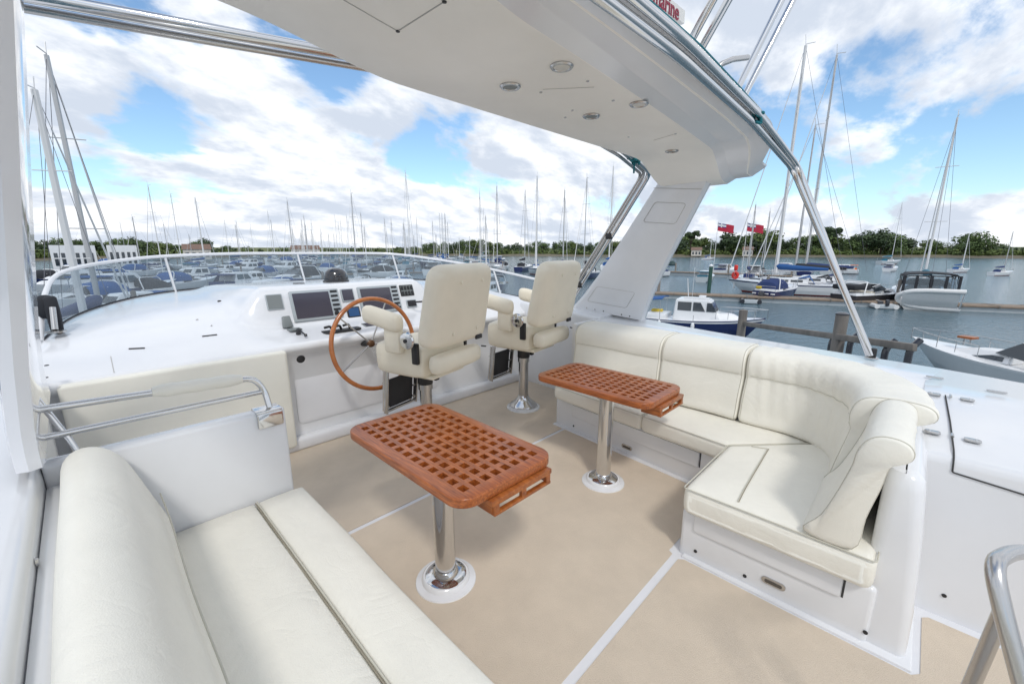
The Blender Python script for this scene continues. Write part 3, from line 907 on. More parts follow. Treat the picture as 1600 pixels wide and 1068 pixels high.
# ---- port partition with stair rail
m_ = MB()
m_.prism([(-.2,2.13),(.60,2.13),(.60,2.21),(-.2,2.21)], 0, .875, gel, r=.016, seg=3)
part = m_.build('partition', yacht)
m_ = MB()
m_.prism(rrect(.475,.585,.80,.872,.008,3), 2.115, 2.131, chrome, r=.004, M=Mx)
m_.box((.53, 2.165, .8755), (.11, .09, .012), chrome, r=.004)
m_.build('corner_plate', part)
rail = MB()
rail.tube([(-.19,2.20,1.062),(.50,2.20,1.030),(.54,2.20,.96),(.545,2.17,.875)], .0135, chrome, fillet=.07, seg=14)
rail.tube([(-.20,2.20,.955),(.535,2.20,.955)], .012, chrome, seg=14)
rail.tube([(-.185,2.26,1.11),(-.12,2.2,.93),(-.10,2.18,.86)], .010, chrome, seg=12)
for z in (1.062, .955): rail.lathe([(.035,0),(.035,.008),(.02,.012)], chrome, (-.203,2.20,z), 20, (1,0,0))
ro = rail.build('stair_rail', yacht)
m_ = MB()
P = [Vector((lerp(.135,.455,k/10),2.20,lerp(1.047,1.032,k/10)+.003)) for k in range(11)]
m_.tube(P, .026, vinyl, seg=16, rr=[.018]+[.027+.0015*math.sin(k*2.1) for k in range(9)]+[.018])
m_.build('padded_grip', ro)
# bolts on the port shelf corner
m_ = MB()
for q in ((64,571),(73,571),(60,585),(72,590),(47,585)):
    p = px_shelf(*q); v = Vector((max(-.27,p[0]), max(p[1],3.45), .895)); v = at_range(q[0], q[1], 3.4)
    m_.lathe([(.010,0),(.009,.004),(0,.006)], black, (v.x, v.y, v.z), 10)
m_.build_each('bolt', console)
m_ = MB()
for q, zz_ in (((50,880),.6),((62,858),.62),):
    d = sight(*q); t = (-.205)/d.x; v = Vector((0,0,CAM_H))+d*t
    m_.lathe([(.012,0),(.010,.005),(0,.007)], brushed, (-.198, v.y, v.z), 10, (1,0,0))
m_.build_each('wall_stud', sbase)

# ================================================================== CUSHIONS
def fabric_noise(p, a, s): 
    n = noise.noise_vector(Vector(p)*s); return Vector(p)+n*a
# port seat cushion
pcush = thing('seat_cushion', 'long cream seat cushion on the port bench, nearest the camera', 'cushion', (.3, .8, .33), 'cream vinyl seat cushions')
m_ = MB()
def pf(lx, ly, cx, cy, zc):
    def f(p):
        q = p+Vector((cx, cy, zc)); return fabric_noise(q, .004, 3)
    return f
m_.soft((.48, 3.3, .125), .025, vinyl, fn=pf(0,0,.18,.47,.39), n=(8,30,5), crown=.006)
m_.build('cushion_body', pcush)
m_ = MB()
m_.soft((.215, 3.3, .125), .028, vinyl, fn=pf(0,0,.53,.47,.389), n=(6,30,5), crown=.004)
m_.build('front_roll', pcush)
m_ = MB(); m_.tube([(.424,2.105-.1*k,.453+.001*math.sin(k)) for k in range(30)], .0035, piping, seg=8); m_.tube([(.424-.007,2.105-.1*k,.4495) for k in range(30)], .003, seam_shade, seg=6)
m_.build('piping', pcush)
_pb = MB(); _pb.prism([(-.2,-1.5),(-.155,-1.5),(-.155,2.12),(-.2,2.12)], .3, .80, gel, r=.015); _pb.build('gap_filler', yacht)  # filler block added so the gap behind the bolster stops darkening the wall
# port backrest bolster
pback = thing('back_cushion', 'long rounded cream bolster forming the port backrest at the left edge', 'cushion', (-.05, .8, .45), 'cream vinyl back cushions')
m_ = MB()
prof = [(.095,.445),(.112,.50),(.100,.57),(.074,.65),(.052,.73),(.032,.80),(.012,.86),(-.018,.905),(-.055,.932),(-.09,.938),(-.12,.928),(-.142,.90),(-.152,.86),(-.158,.78),(-.165,.65),(-.17,.45)]
secs = []
def endy(t): return t
for y, f in [(2.10,.80),(2.105,.9),(2.09,.97),(2.05,1.0)]+[(2.0-.08*k,1) for k in range(38)]:
    cx, cz = -.035, .66
    s_ = []
    for i, (x, z) in enumerate(prof):
        xx = cx+(x-cx)*f; zz_ = .445+(z-.445)*(f if f < 1 else 1)
        v = Vector((xx, y, zz_)); v += noise.noise_vector(v*2.5)*.006; s_.append(tuple(v))
    secs.append(s_)
m_.loft(secs, vinyl)
m_.build('bolster_body', pback, subsurf=1)
m_ = MB(); m_.tube([(.094+.003*math.sin(k*.7),2.09-.1*k,.655-.002*k) for k in range(30)], .003, piping, seg=6); m_.build('piping', pback)
for o in list(pback.children):
    if o.name.startswith('piping'): pass

# starboard seat cushions
def slab_cushion(name, pts, z0, z1, label, group, seams=()):
    t = thing(name, label, 'cushion', (sum(p[0] for p in pts)/len(pts), sum(p[1] for p in pts)/len(pts), z0), group)
    b = bmesh.new(); n = len(pts)
    lo = [b.verts.new((p[0], p[1], z0)) for p in pts]; hi = [b.verts.new((p[0], p[1], z1)) for p in pts]
    b.faces.new(lo[::-1]); top = b.faces.new(hi)
    for i in range(n): b.faces.new((lo[i], lo[(i+1) % n], hi[(i+1) % n], hi[i]))
    bmesh.ops.recalc_face_normals(b, faces=b.faces[:])
    bmesh.ops.bevel(b, geom=b.edges[:], offset=.036, segments=5, affect='EDGES', profile=.5)
    for ax, (mn, mx_) in enumerate(((1.9,3.5),(-.1,2.4))):
        c = mn
        while c < mx_:
            pt = [0,0,0]; nn = [0,0,0]; pt[ax] = c; nn[ax] = 1
            bmesh.ops.bisect_plane(b, geom=b.verts[:]+b.edges[:]+b.faces[:], plane_co=pt, plane_no=nn); c += .06
    for zc in (.3, .5, .7): bmesh.ops.bisect_plane(b, geom=b.verts[:]+b.edges[:]+b.faces[:], plane_co=(0,0,lerp(z0,z1,zc)), plane_no=(0,0,1))
    gcx, gcy = sum(p[0] for p in pts)/n, sum(p[1] for p in pts)/n
    def inside_d(x, y):
        d = 1e9
        for i in range(n):
            a, c = Vector(pts[i]), Vector(pts[(i+1) % n]); e = c-a; w = Vector((x,y))-a
            tt = max(0, min(1, w.dot(e)/e.dot(e))); d = min(d, (w-e*tt).length)
        return d
    for v in b.verts:
        if v.co.z > z1-.004:
            v.co.z += .014*sstep(inside_d(v.co.x, v.co.y), 0, .18)
        zf = (v.co.z-z0)/(z1-z0)
        if .05 < zf < .95 and inside_d(v.co.x, v.co.y) < .02:
            dd = Vector((v.co.x-gcx, v.co.y-gcy, 0)).normalized(); v.co += dd*.007*math.sin(PI*zf)
        v.co += noise.noise_vector(v.co*4)*.003
    m_ = MB(); m_.bm(b, vinyl); m_.build('cushion_body', t, angle=60)
    m_ = MB()
    loop = [Vector((p[0], p[1], z1-.006)) for p in pts]
    m_.tube([v*1 for v in loop], .0035, piping, seg=6, closed=True, fillet=.02)
    for sm in seams:
        P = [Vector((lerp(sm[0],sm[2],k/12), lerp(sm[1],sm[3],k/12), 0)) for k in range(13)]
        P = [Vector((q.x, q.y, z1+.014*sstep(inside_d(q.x, q.y), 0, .18)+.0035+noise.noise_vector(Vector((q.x,q.y,z1))*4).z*.003)) for q in P]
        m_.tube(P, .003, piping, seg=6); m_.tube([p+Vector((.004,-.004,-.001)) for p in P], .0025, seam_shade, seg=6)
    m_.build('piping', t)
    return t
def cf(y): return 2.735+(y-.84)*.115
slab_cushion('seat_cushion', [(cf(2.30),2.30),(cf(1.385),1.385),(3.22,1.385),(3.22,2.30)], .272, .405, 'cream seat cushion at the forward end of the starboard settee, beside the farther table', 'cream vinyl seat cushions')
slab_cushion('seat_cushion', [(cf(1.375),1.375),(cf(.745),.745),(3.20,.30),(3.24,1.375)], .272, .405, 'cream seat cushion with a mitred end in the middle of the starboard settee', 'cream vinyl seat cushions')
slab_cushion('seat_cushion', [(2.02,.735),(2.70,.735),(3.18,.285),(3.18,-.03),(2.02,-.03)], .272, .425, 'cream corner seat cushion at the aft end of the starboard settee, under the bolster', 'cream vinyl seat cushions', seams=((2.06,.49,2.78,.535),(2.78,.535,2.76,.62)))

def sweep_back(path, prof, label, ripple=0., name='back_cushion', endr=.04, seamz=None):
    """path: list of (x, y, outward direction); prof: (u outward, z)"""
    L_ = [0]
    for i in range(1, len(path)): L_.append(L_[-1]+(Vector(path[i][0])-Vector(path[i-1][0])).length)
    tot = L_[-1]
    base = Vector((path[len(path)//2][0][0], path[len(path)//2][0][1], .41))
    t = thing(name, label, 'cushion', base, 'cream vinyl back cushions')
    fine = []; np_ = len(prof); zi_seam = prof[seamz] if seamz is not None else None
    for i in range(np_):
        q0, q1, q2, q3 = [Vector((*prof[j % np_], 0)) for j in (i-1, i, i+1, i+2)]
        for k in range(4):
            t_ = k/4; v = .5*((2*q1)+(q2-q0)*t_+(2*q0-5*q1+4*q2-q3)*t_*t_+(3*q1-q0-3*q2+q3)*t_**3); fine.append((v.x, v.y))
    prof = fine
    if seamz is not None: seamz *= 4
    m_ = MB(); n = 60; secs = []
    cu = sum(p[0] for p in prof)/len(prof); cz = sum(p[1] for p in prof)/len(prof)
    ss = [0, .004, .012, .03] + [.03+(tot-.06)*k/n for k in range(1, n)] + [tot-.03, tot-.012, tot-.004, tot]
    centre = []
    for s_ in ss:
        j = 0
        while j < len(L_)-2 and L_[j+1] < s_: j += 1
        f = (s_-L_[j])/max(1e-9, L_[j+1]-L_[j])
        p = Vector(path[j][0]).lerp(Vector(path[j+1][0]), f); d = Vector(path[j][1]).lerp(Vector(path[j+1][1]), f).normalized()
        e = min(s_, tot-s_); k = 1 if e > .03 else lerp(.93, 1, math.sqrt(1-(1-e/.03)**2))
        sec = []
        for (u, z) in prof:
            uu = cu+(u-cu)*k; zz_ = cz+(z-cz)*k
            rp = ripple*(math.sin(s_*46+z*7+2*math.sin(s_*9))*.5+.5*math.sin(s_*83+z*11))*sstep(z,.42,.6) if ripple else 0
            v = Vector((p.x+d.x*(uu+rp), p.y+d.y*(uu+rp), zz_+rp*.4))
            v += noise.noise_vector(v*3.5)*.007
            sec.append(v)
        secs.append(sec); centre.append((p, d))
    m_.loft(secs, vinyl); m_.build('cushion_body', t, angle=80)
    # seam below the head roll, edge piping on both ends
    m_ = MB()
    zi = [i for i, q in enumerate(prof) if q[0] < .5]
    if seamz is not None:
        P = [s2[seamz] for s2 in secs[3:-3]]
        m_.tube(P, .003, piping, seg=6)
    for s2 in (secs[2], secs[-3]):
        m_.tube([v for v in s2], .003, piping, seg=6, closed=True)
    m_.build_each('piping', t)
    return t
profS = [(.0,.415),(.004,.50),(.018,.60),(.035,.69),(.042,.735),(.039,.75),(.033,.78),(.034,.83),(.055,.885),(.10,.918),(.18,.93),(.28,.932),(.36,.925),(.40,.90),(.395,.86),(.30,.80),(.24,.60),(.20,.415)]
o1 = Vector((1,0,0))
sweep_back([((3.19,2.32,0),o1),((3.18,1.455,0),o1)], profS, 'cream back cushion at the forward end of the starboard settee, nearest the arch leg', seamz=5)
sweep_back([((3.18,1.445,0),o1),((3.165,.83,0),o1)], profS, 'cream back cushion in the middle of the starboard settee, before the curved corner one', seamz=5)
cp = [((3.165,.815,0),o1),((3.165,.62,0),o1)]
for k in range(1, 9):
    a = R(90*k/8*.92); cx, cy, r = 2.79, .60, .375
    cp.append(((cx+r*math.cos(a), cy-r*math.sin(a), 0), Vector((math.cos(a), -math.sin(a), 0))))
cp.append(((2.70,.212,0), Vector((.05,-1,0)).normalized())); cp.append(((2.59,.205,0), Vector((0,-1,0))))
profC = [(u*(.84 if u > .2 else 1), z) for (u, z) in profS]
sweep_back(cp, profC, 'gathered curved cream back cushion turning the corner of the starboard settee', ripple=.0045, seamz=5)
profB = [(-.02,.43),(.03,.53),(.075,.66),(.105,.78),(.112,.85),(.135,.905),(.17,.930),(.215,.934),(.25,.922),(.268,.895),(.264,.865),(.240,.845),(.212,.815),(.20,.72),(.17,.58),(.145,.43)]
dB = Vector((0,-1,0))
sweep_back([((2.60,.205,0),dB),((2.3,.205,0),dB),((2.02,.20,0),dB)], profB, 'cream end bolster with piped end face leaning at the aft end of starboard settee', ripple=.0015)

# ================================================================== TABLES
def make_table(x0, x1, y0, y1, z, px_, py_, label):
    t = thing('grating_table', label, 'table', (px_, py_, 0), 'teak grating tables on steel pedestals')
    fr = .047; th = .042
    nx = 8; ny = 13
    ix0, ix1, iy0, iy1 = x0+fr, x1-fr, y0+fr, y1-fr
    # frame ring
    b = bmesh.new(); out = rrect(x0, x1, y0, y1, .085, 8); inn = rrect(ix0, ix1, iy0, iy1, .012, 8)
    n = len(out)
    V = {}
    for key, pts, zz_ in (('ob', out, z-th), ('ot', out, z), ('ib', inn, z-th), ('it', inn, z)):
        V[key] = [b.verts.new((p[0], p[1], zz_)) for p in pts]
    for i in range(n):
        j = (i+1) % n
        b.faces.new((V['ot'][i], V['it'][i], V['it'][j], V['ot'][j])); b.faces.new((V['ob'][i], V['ob'][j], V['ib'][j], V['ib'][i]))
        b.faces.new((V['ob'][i], V['ot'][i], V['ot'][j], V['ob'][j])); b.faces.new((V['ib'][i], V['ib'][j], V['it'][j], V['it'][i]))
    bmesh.ops.recalc_face_normals(b, faces=b.faces[:])
    inset_ = set(V['it']+V['ib']); es = [e for e in b.edges if abs(e.verts[0].co.z-e.verts[1].co.z) < 1e-6 and e.calc_face_angle(0) > R(60) and not (e.verts[0] in inset_)]
    bmesh.ops.bevel(b, geom=es, offset=.007, segments=3, affect='EDGES', profile=.5)
    m_ = MB(); m_.bm(b, teak); top = m_.build('table_frame', t, angle=50)
    # lattice: grid of bars with real holes
    m_ = MB(); pxs = (ix1-ix0)/nx; pys = (iy1-iy0)/ny; hw = .5*.60
    gx = [ix0]; gy = [iy0]
    for i in range(nx): c = ix0+(i+.5)*pxs; gx += [c-pxs*hw, c+pxs*hw]
    for i in range(ny): c = iy0+(i+.5)*pys; gy += [c-pys*hw, c+pys*hw]
    gx.append(ix1); gy.append(iy1)
    zt, zb = z-.0004, z-th-.006
    b = bmesh.new()
    T = [[b.verts.new((x, y, zt)) for y in gy] for x in gx]; Bv = [[b.verts.new((x, y, zb)) for y in gy] for x in gx]
    for i in range(len(gx)-1):
        for j in range(len(gy)-1):
            hole = (i % 2 == 1) and (j % 2 == 1)
            if not hole:
                b.faces.new((T[i][j], T[i+1][j], T[i+1][j+1], T[i][j+1])); b.faces.new((Bv[i][j], Bv[i][j+1], Bv[i+1][j+1], Bv[i+1][j]))
            else:
                for (a, c) in (((i,j),(i+1,j)),((i+1,j),(i+1,j+1)),((i+1,j+1),(i,j+1)),((i,j+1),(i,j))):
                    b.faces.new((T[a[0]][a[1]], T[c[0]][c[1]], Bv[c[0]][c[1]], Bv[a[0]][a[1]]))
    m_.bm(b, teak); m_.build('grating', t)
    # carrying bracket under the aft end
    m_ = MB(); cx = (x0+x1)/2+.04
    m_.box((cx, y0+.10, z-th-.014), (.36, .24, .024), teak_d, r=.004)
    m_.box((cx, y0-.012, z-th-.020), (.34, .018, .012), teak_d, r=.003); m_.box((cx, y0-.012, z-th-.062), (.34, .022, .014), teak_d, r=.003)
    for xx in (-.155,0,.155): m_.box((cx+xx, y0-.012, z-th-.040), (.028, .018, .036), teak_d, r=.002)
    for xx in (-.165,.165): m_.box((cx+xx, y0+.05, z-th-.043), (.016, .12, .045), teak_d, r=.003)
    m_.build('end_bracket', t)
    m_ = MB()
    m_.lathe([(.05,.03),(.05,z-th-.03),(.075,z-th-.025),(.075,z-th-.004)], chrome, (px_,py_,0), 40)
    m_.build('pedestal', t)
    m_ = MB(); m_.lathe([(.105,.028),(.105,.036),(.098,.042),(.062,.046),(.056,.07),(.051,.075)], chrome, (px_,py_,0), 40); m_.build('flange', t)
    m_ = MB(); m_.lathe([(.150,.004),(.148,.010),(.132,.014),(.120,.018),(.117,.032),(.110,.038),(.02,.038)], gel, (px_,py_,0), 44); m_.build('base_ring', t)
    return t
make_table(.835, 1.385, 1.075, 2.03, .722, 1.057, 1.499, 'teak grating table on a steel pedestal nearest the camera, in mid deck')
make_table(2.275, 2.80, 1.08, 2.0, .705, 2.396, 1.436, 'teak grating table on a steel pedestal in front of the starboard settee')

# ================================================================== HELM CHAIRS
def make_chair():
    t = thing('helm_chair', '', 'helm chair', (0,0,0), 'cream helm chairs at the console')
    m_ = MB(); m_.lathe([(.175,.004),(.172,.014),(.15,.018),(.148,.03),(.02,.03)], gel, seg=44); m_.build('base_ring', t)
    m_ = MB(); m_.lathe([(.14,.028),(.145,.036),(.135,.05),(.085,.085),(.06,.12),(.053,.14)], chrome, seg=40)
    m_.lathe([(.049,.12),(.049,.50),(.058,.50),(.058,.545)], brushed, seg=32); m_.build('pedestal', t)
    m_ = MB(); m_.lathe([(.060,.545),(.062,.55),(.062,.635),(.075,.645),(.075,.66)], black, seg=28)
    m_.box((.09, -.02, .60), (.05,.08,.09), black, r=.01); m_.build('swivel_collar', t)
    m_ = MB(); m_.box((0, -.02, .675), (.40,.46,.03), vinyl_b, r=.012); 
    m_.soft((.56,.50,.24), .06, vinyl_b, fn=lambda p: p+Vector((0,.02+.03*(p.z+.1),.80)), n=(8,8,5), crown=.02)
    # rear lower shell
    m_.soft((.56,.13,.15), .055, vinyl_b, fn=lambda p: p+Vector((0,-.325,.80)), n=(8,5,5))
    m_.build('seat', t, angle=60)
    def back(p):
        # p.x width, p.y thickness, p.z height
        k = sstep(abs(p.x), .24, .35)*.8
        p = Vector((p.x*(1-.06*sstep(p.z,-.30,.30)), p.y+.035*k, p.z))
        rc = .115; ex, ez = abs(p.x)-(.355-rc), p.z-(.31-rc)
        if ex > 0 and ez > 0:
            l = math.hypot(ex, ez); mxl = max(ex, ez); f_ = mxl/l if l > 0 else 1
            p.x = math.copysign(.355-rc+ex*f_, p.x); p.z = .31-rc+ez*f_
        p = Matrix.Rotation(R(11), 3, 'X') @ p
        return p+Vector((0,-.375,1.225))
    m_ = MB(); m_.soft((.71,.16,.60), .065, vinyl_b, fn=back, n=(14,6,16)); bk = m_.build('backrest', t, angle=70, subsurf=1)
    m_ = MB()
    for x, z in ((-.14,.19),(.14,.19),(-.15,-.19),(.15,-.19)):
        q = back(Vector((x,-.083,z))); m_.lathe([(.013,0),(.012,.004),(0,.007)], vinyl_b, q, 12, (0,-1,.0))
    m_.build_each('button', bk)
    m_ = MB(); m_.box((.20,-.40,.945),(.08,.02,.035), blackm, r=.006); m_.tube([(.24,-.40,.86),(.30,-.40,.845)], .006, black); m_.build_each('recline_lever', bk)
    for s_ in (-1, 1):
        m_ = MB()
        m_.soft((.10,.37,.14), .05, vinyl_b, fn=lambda p: p+Vector((s_*.335, .09, 1.10+ .05*sstep(p.y,-.2,.2))), n=(5,10,5))
        m_.soft((.07,.16,.20), .03, vinyl_b, fn=lambda p: p+Vector((s_*.32, .0, .97)), n=(4,5,5))
        a = m_.build('armrest', t, angle=60)
        m_ = MB(); m_.lathe([(.062,0),(.066,.01),(.058,.02),(.03,.026),(0,.026)], chrome, (s_*.335,-.15,.985), 28, (s_,0,0))
        m_.lathe([(.016,.02),(.014,.034),(0,.036)], black, (s_*.335,-.15,.985), 14, (s_,0,0))
        m_.box((s_*.295,-.18,.88),(.03,.06,.16), black, r=.01); m_.build('arm_pivot', a)
    # fold-down footrest
    m_ = MB()
    for s_ in (-1,1):
        m_.box((s_*.175,.27,.47),(.012,.045,.38), brushed, r=.004, M=Matrix.Rotation(R(6),3,'X'))
        m_.box((s_*.160,.315,.47),(.012,.02,.36), chrome, r=.004, M=Matrix.Rotation(R(6),3,'X'))
        for z in (.34,.44,.54): m_.cyl((s_*.155,.27,z),(s_*.155,.325,z), .007, brushed, 8)
    m_.box((0,.29,.30),(.34,.03,.02), brushed, r=.006)
    fr = m_.build('footrest', t)
    m_ = MB(); m_.box((0,.30,.44),(.32,.012,.26), blackm, r=.004, M=Matrix.Rotation(R(6),3,'X')); m_.build('tread_mat', fr)
    return t
ch = make_chair()
ch2 = copy_tree(ch)
ch.location = (1.86, 2.82, 0); ch.rotation_euler[2] = R(15)
ch['label'] = 'cream helm chair directly behind the wooden steering wheel'
ch2.location = (3.06, 2.83, 0); ch2.rotation_euler[2] = R(10)
ch2['label'] = 'cream companion helm chair beside the white arch leg, behind the farther table'

# ================================================================== RAILS, BIMINI TUBES, RADAR
def single(name, label, cat, mbx, group=None):
    o = mbx.build(name); tag(o, label, cat, group); return o
aft = thing('bimini_frame', 'folded polished steel bimini bow lashed along the aft edge of the arch', 'awning frame', (3.85,.19,.88))
m_ = MB()
for (dy, dz, r) in ((0,0,.022),(-.025,.042,.020)):
    m_.tube([(-.2,.79+dy,2.27+dz),(.6,.805+dy,2.33+dz),(1.16,.81+dy,2.345+dz),(1.75,.812+dy,2.35+dz),(2.85,.86+dy,2.345+dz),(3.30,.86+dy,2.30+dz*.8),(3.80,.82+dy,2.20+dz*.4),(3.86+dz*.3,.20-dy*.6,.885)], r, chrome, fillet=.12, seg=14)
m_.build('bow_tube', aft)
m_ = MB(); m_.box((3.862,.195,.905),(.035,.05,.07), black, r=.01); m_.lathe([(.04,0),(.04,.008),(.015,.012)], brushed, (3.862,.195,.866), 18); m_.build('deck_hinge', aft)
fwd = thing('bimini_frame', 'folded steel awning bow running forward of the arch and down beside its starboard leg', 'awning frame', (3.9,2.9,1.0))
m_ = MB()
for k, (dy, dz, r) in enumerate(((0,0,.022),(.05,.012,.016),(.085,-.01,.014))):
    m_.tube([(-.62,2.95+dy,1.02),(-.10,2.28+dy,2.43+dz),(.45,2.06+dy,2.42+dz),(1.15,1.86+dy,2.44+dz),(2.75,1.85+dy,2.44+dz),(3.25,1.87+dy,2.385+dz),(3.88,1.99+dy,2.32+dz*.5),(3.98-dy*.3,2.95+dy,.99)][1 if False else 0:], r, brushed if k else chrome, fillet=.09, seg=12)
m_.build('bow_tube', fwd)
m_ = MB()
for t_ in (.22,.62,): 
    q = Vector((3.88,2.02,2.31)).lerp(Vector((3.96,2.97,.99)), t_+.2); m_.box(q, (.05,.07,.06), black, r=.012)
m_.build('tube_clamp', fwd)
# antenna frame: paired tubes rising aft of the arch
up = thing('antenna_frame', 'steel tube frame rising from the arch top above the starboard side', 'tube frame', (2.6,.9,2.47))
m_ = MB()
for a, b in (((1070,82),(1122,-14)),((1087,92),(1144,-10)),((1147,150),(1228,-12)),((1163,150),(1246,-12))):
    p = at_range(a[0], a[1], 2.9); 
    d = sight(*a); t = .95/d.y; p = Vector((0,0,CAM_H))+d*t
    d = sight(*b); t = .80/d.y; q = Vector((0,0,CAM_H))+d*t
    m_.cyl(p-(q-p)*.15, p+(q-p)*2.4, .018, chrome, 14)
m_.build('upright', up)
m_ = MB(); 
def yp(px, py, y): d = sight(px, py); return Vector((0,0,CAM_H))+d*(y/d.y)
m_.tube([yp(1115,112,.93), yp(1128,100,.9), yp(1145,93,.88), yp(1168,90,.86)], .014, brushed, seg=10); m_.build('brace', up)
# scanner bar
rad = thing('radar_scanner', 'white open-array radar scanner bar lettered in crimson on the arch top', 'radar', (1.7,1.1,2.5))
m_ = MB()
Mr = Matrix.Translation((1.74,1.10,2.705)) @ Matrix.Rotation(R(-3), 4, 'Y')
b = bmesh.new(); bmesh.ops.create_cube(b, size=1)
for v in b.verts: v.co = Vector((v.co.x*1.14, v.co.y*.12, v.co.z*.125))
bmesh.ops.bevel(b, geom=b.edges[:], offset=.035, segments=4, affect='EDGES')
m_.bm(b, mat('scanner_white', (.74,.73,.70), .4), Mr); bar = m_.build('array_bar', rad)
m_ = MB(); m_.lathe([(.14,2.44),(.14,2.58),(.10,2.63),(.06,2.67)], MATS['scanner_white'], (1.70,1.14,0), 28); m_.build('gearbox', rad)
Mt = Mr @ Matrix.Translation((.335,-.061,-.006)) @ Matrix.Rotation(R(90), 4, 'X')
text_mesh('marine', .095, red_text, Mt, 'lettering', bar)
# teal lashings
def knot(c, r, n, seed):
    rnd = random.Random(seed); P = []
    for k in range(n):
        P.append(Vector(c)+Vector((rnd.uniform(-1,1),rnd.uniform(-1,1),rnd.uniform(-1,1))).normalized()*r*rnd.uniform(.6,1))
    return P
m_ = MB()
kc = Vector((2.90,.85,2.37))
m_.tube(smooth_path(knot(kc, .045, 12, 3), 5), .008, teal, seg=7)
m_.tube([(1.2,.79,2.42),(1.9,.795,2.425),(2.5,.82,2.42),(2.85,.835,2.41),kc], .006, teal, seg=6)
single('rope', 'teal rope lashing the steel tubes at the outboard end of the arch', 'rope', m_)
m_ = MB(); kc = Vector((3.42,1.90,2.365))
m_.tube(smooth_path(knot(kc, .06, 16, 5), 5), .009, teal, seg=7)
m_.tube(smooth_path([kc, kc+Vector((-.01,0,-.06)), kc+Vector((.01,.01,-.11))], 4), .008, teal, seg=7)
single('rope', 'knotted teal rope hanging on the forward tubes near the arch leg', 'rope', m_)
# stair handrail, bottom right
sr = thing('stair_handrail', 'polished steel handrail loop rising beside the stairwell at the lower right corner', 'handrail', (1.35,-.2,0))
def xp(px, py, x): d = sight(px, py); return Vector((0,0,CAM_H))+d*(x/d.x)
m_ = MB()
a = xp(1560,975,1.30); b1 = xp(1556,872,1.30)
m_.tube([Vector((1.30,-.20,0)) if False else xp(1606,1100,1.22), xp(1568,960,1.26), xp(1550,878,1.30), xp(1580,862,1.42), xp(1680,860,1.75)], .0165, brushed, fillet=.05, seg=16)
m_.build('top_rail', sr)
m_ = MB(); p = xp(1556,985,1.50); m_.cyl((p.x,p.y,0),(p.x,p.y,p.z), .02, brushed, 16)
p1 = xp(1562,965,1.42); p2 = xp(1515,1075,1.42); m_.bm if False else None
m_2 = MB(); m_2.cyl(p1+(p1-p2)*.05, p2+(p2-p1)*2.0, .016, brushed, 16); m_2.build('stanchion', sr)

# ================================================================== BOATS
def hull_mesh(Lh, Bm, F, topm, bootm, stripem=None, transom=.8, sheer=.35, rake=.12, draft=.35, fine=2.2, nst=16):
    m_ = MB(); secs = []
    for i in range(nst+1):
        t = i/nst; t = 1-(1-t)**1.25
        b = Bm/2*(transom+(1-transom)*math.sin(min(t/.5,1)*PI/2)) if t < .5 else Bm/2*(1-((t-.5)/.5)**fine)
        b = max(b, .02); zs = F*(1+sheer*t*t)
        xb = t*Lh; k = rake*Lh*t*t
        sec = []
        for (fb, fz) in ((1,1),(1.0,.93),(.985,.84),(.93,.45),(.84 if t < .8 else .84*(1-(t-.8)*2.6),.12),(.78 if t < .8 else .78*(1-(t-.8)*3.2),0),(.0,-draft/F)):
            fb = max(fb, 0); sec.append((xb-k*(1-max(fz,0)), b*fb, zs*fz if fz > 0 else fz*F))
        secs.append(sec+[(p[0], -p[1], p[2]) for p in sec[-2::-1]])
    n = len(secs[0]); vs = [p for s_ in secs for p in s_]
    bands = [topm if stripem is None else stripem, stripem or topm, topm, topm, bootm, bootm]
    if stripem is not None: bands = [topm, stripem, topm, topm, bootm, bootm]
    for band in range(6):
        fs = []
        for i in range(nst):
            for k in (band, n-2-band): fs.append((i*n+k, i*n+k+1, (i+1)*n+k+1, (i+1)*n+k))
        m_.add(vs, fs, bands[band])
    m_.add(vs[:n], [tuple(range(n))], topm)
    # merge duplicates
    return m_, secs
def deck_mesh(secs, m, drop=.02, camber=.06):
    d = MB(); out = []
    for s_ in secs:
        a, b = Vector(s_[0]), Vector(s_[-1]); w = (a-b).length
        out.append([a+Vector((0,0,-drop)), a.lerp(b,.25)+Vector((0,0,camber*w*.3-drop)), a.lerp(b,.5)+Vector((0,0,camber*w*.4-drop)), a.lerp(b,.75)+Vector((0,0,camber*w*.3-drop)), b+Vector((0,0,-drop))])
    d.loft(out, m, closed=False); return d
def house(x0, x1, w0, w1, z0, z1, fs=.5, bs=.1, tumble=.12, m=None, r=.06):
    """superstructure: x0 aft, x1 fore at base; widths; front slope fs (m), back slope bs"""
    h = MB(); b = bmesh.new()
    B = [(x0,-w0/2,z0),(x1,-w1/2,z0),(x1,w1/2,z0),(x0,w0/2,z0)]
    T = [(x0+bs,-w0/2+tumble,z1),(x1-fs,-w1/2+tumble,z1),(x1-fs,w1/2-tumble,z1),(x0+bs,w0/2-tumble,z1)]
    v = [b.verts.new(p) for p in B+T]
    for f in ((3,2,1,0),(4,5,6,7),(0,1,5,4),(1,2,6,5),(2,3,7,6),(3,0,4,7)): b.faces.new([v[i] for i in f])
    bmesh.ops.bevel(b, geom=b.edges[:], offset=r, segments=2, affect='EDGES')
    h.bm(b, m or whiteb); return h
def quadwin(h, a, b, c, d, m, off):
    P = [Vector(q) for q in (a,b,c,d)]; n = (P[1]-P[0]).cross(P[3]-P[0]).normalized()*off
    vs = [p+n for p in P]+[p-n for p in P]
    h.add(vs, [(0,1,2,3),(7,6,5,4),(0,4,5,1),(1,5,6,2),(2,6,7,3),(3,7,4,0)], m)
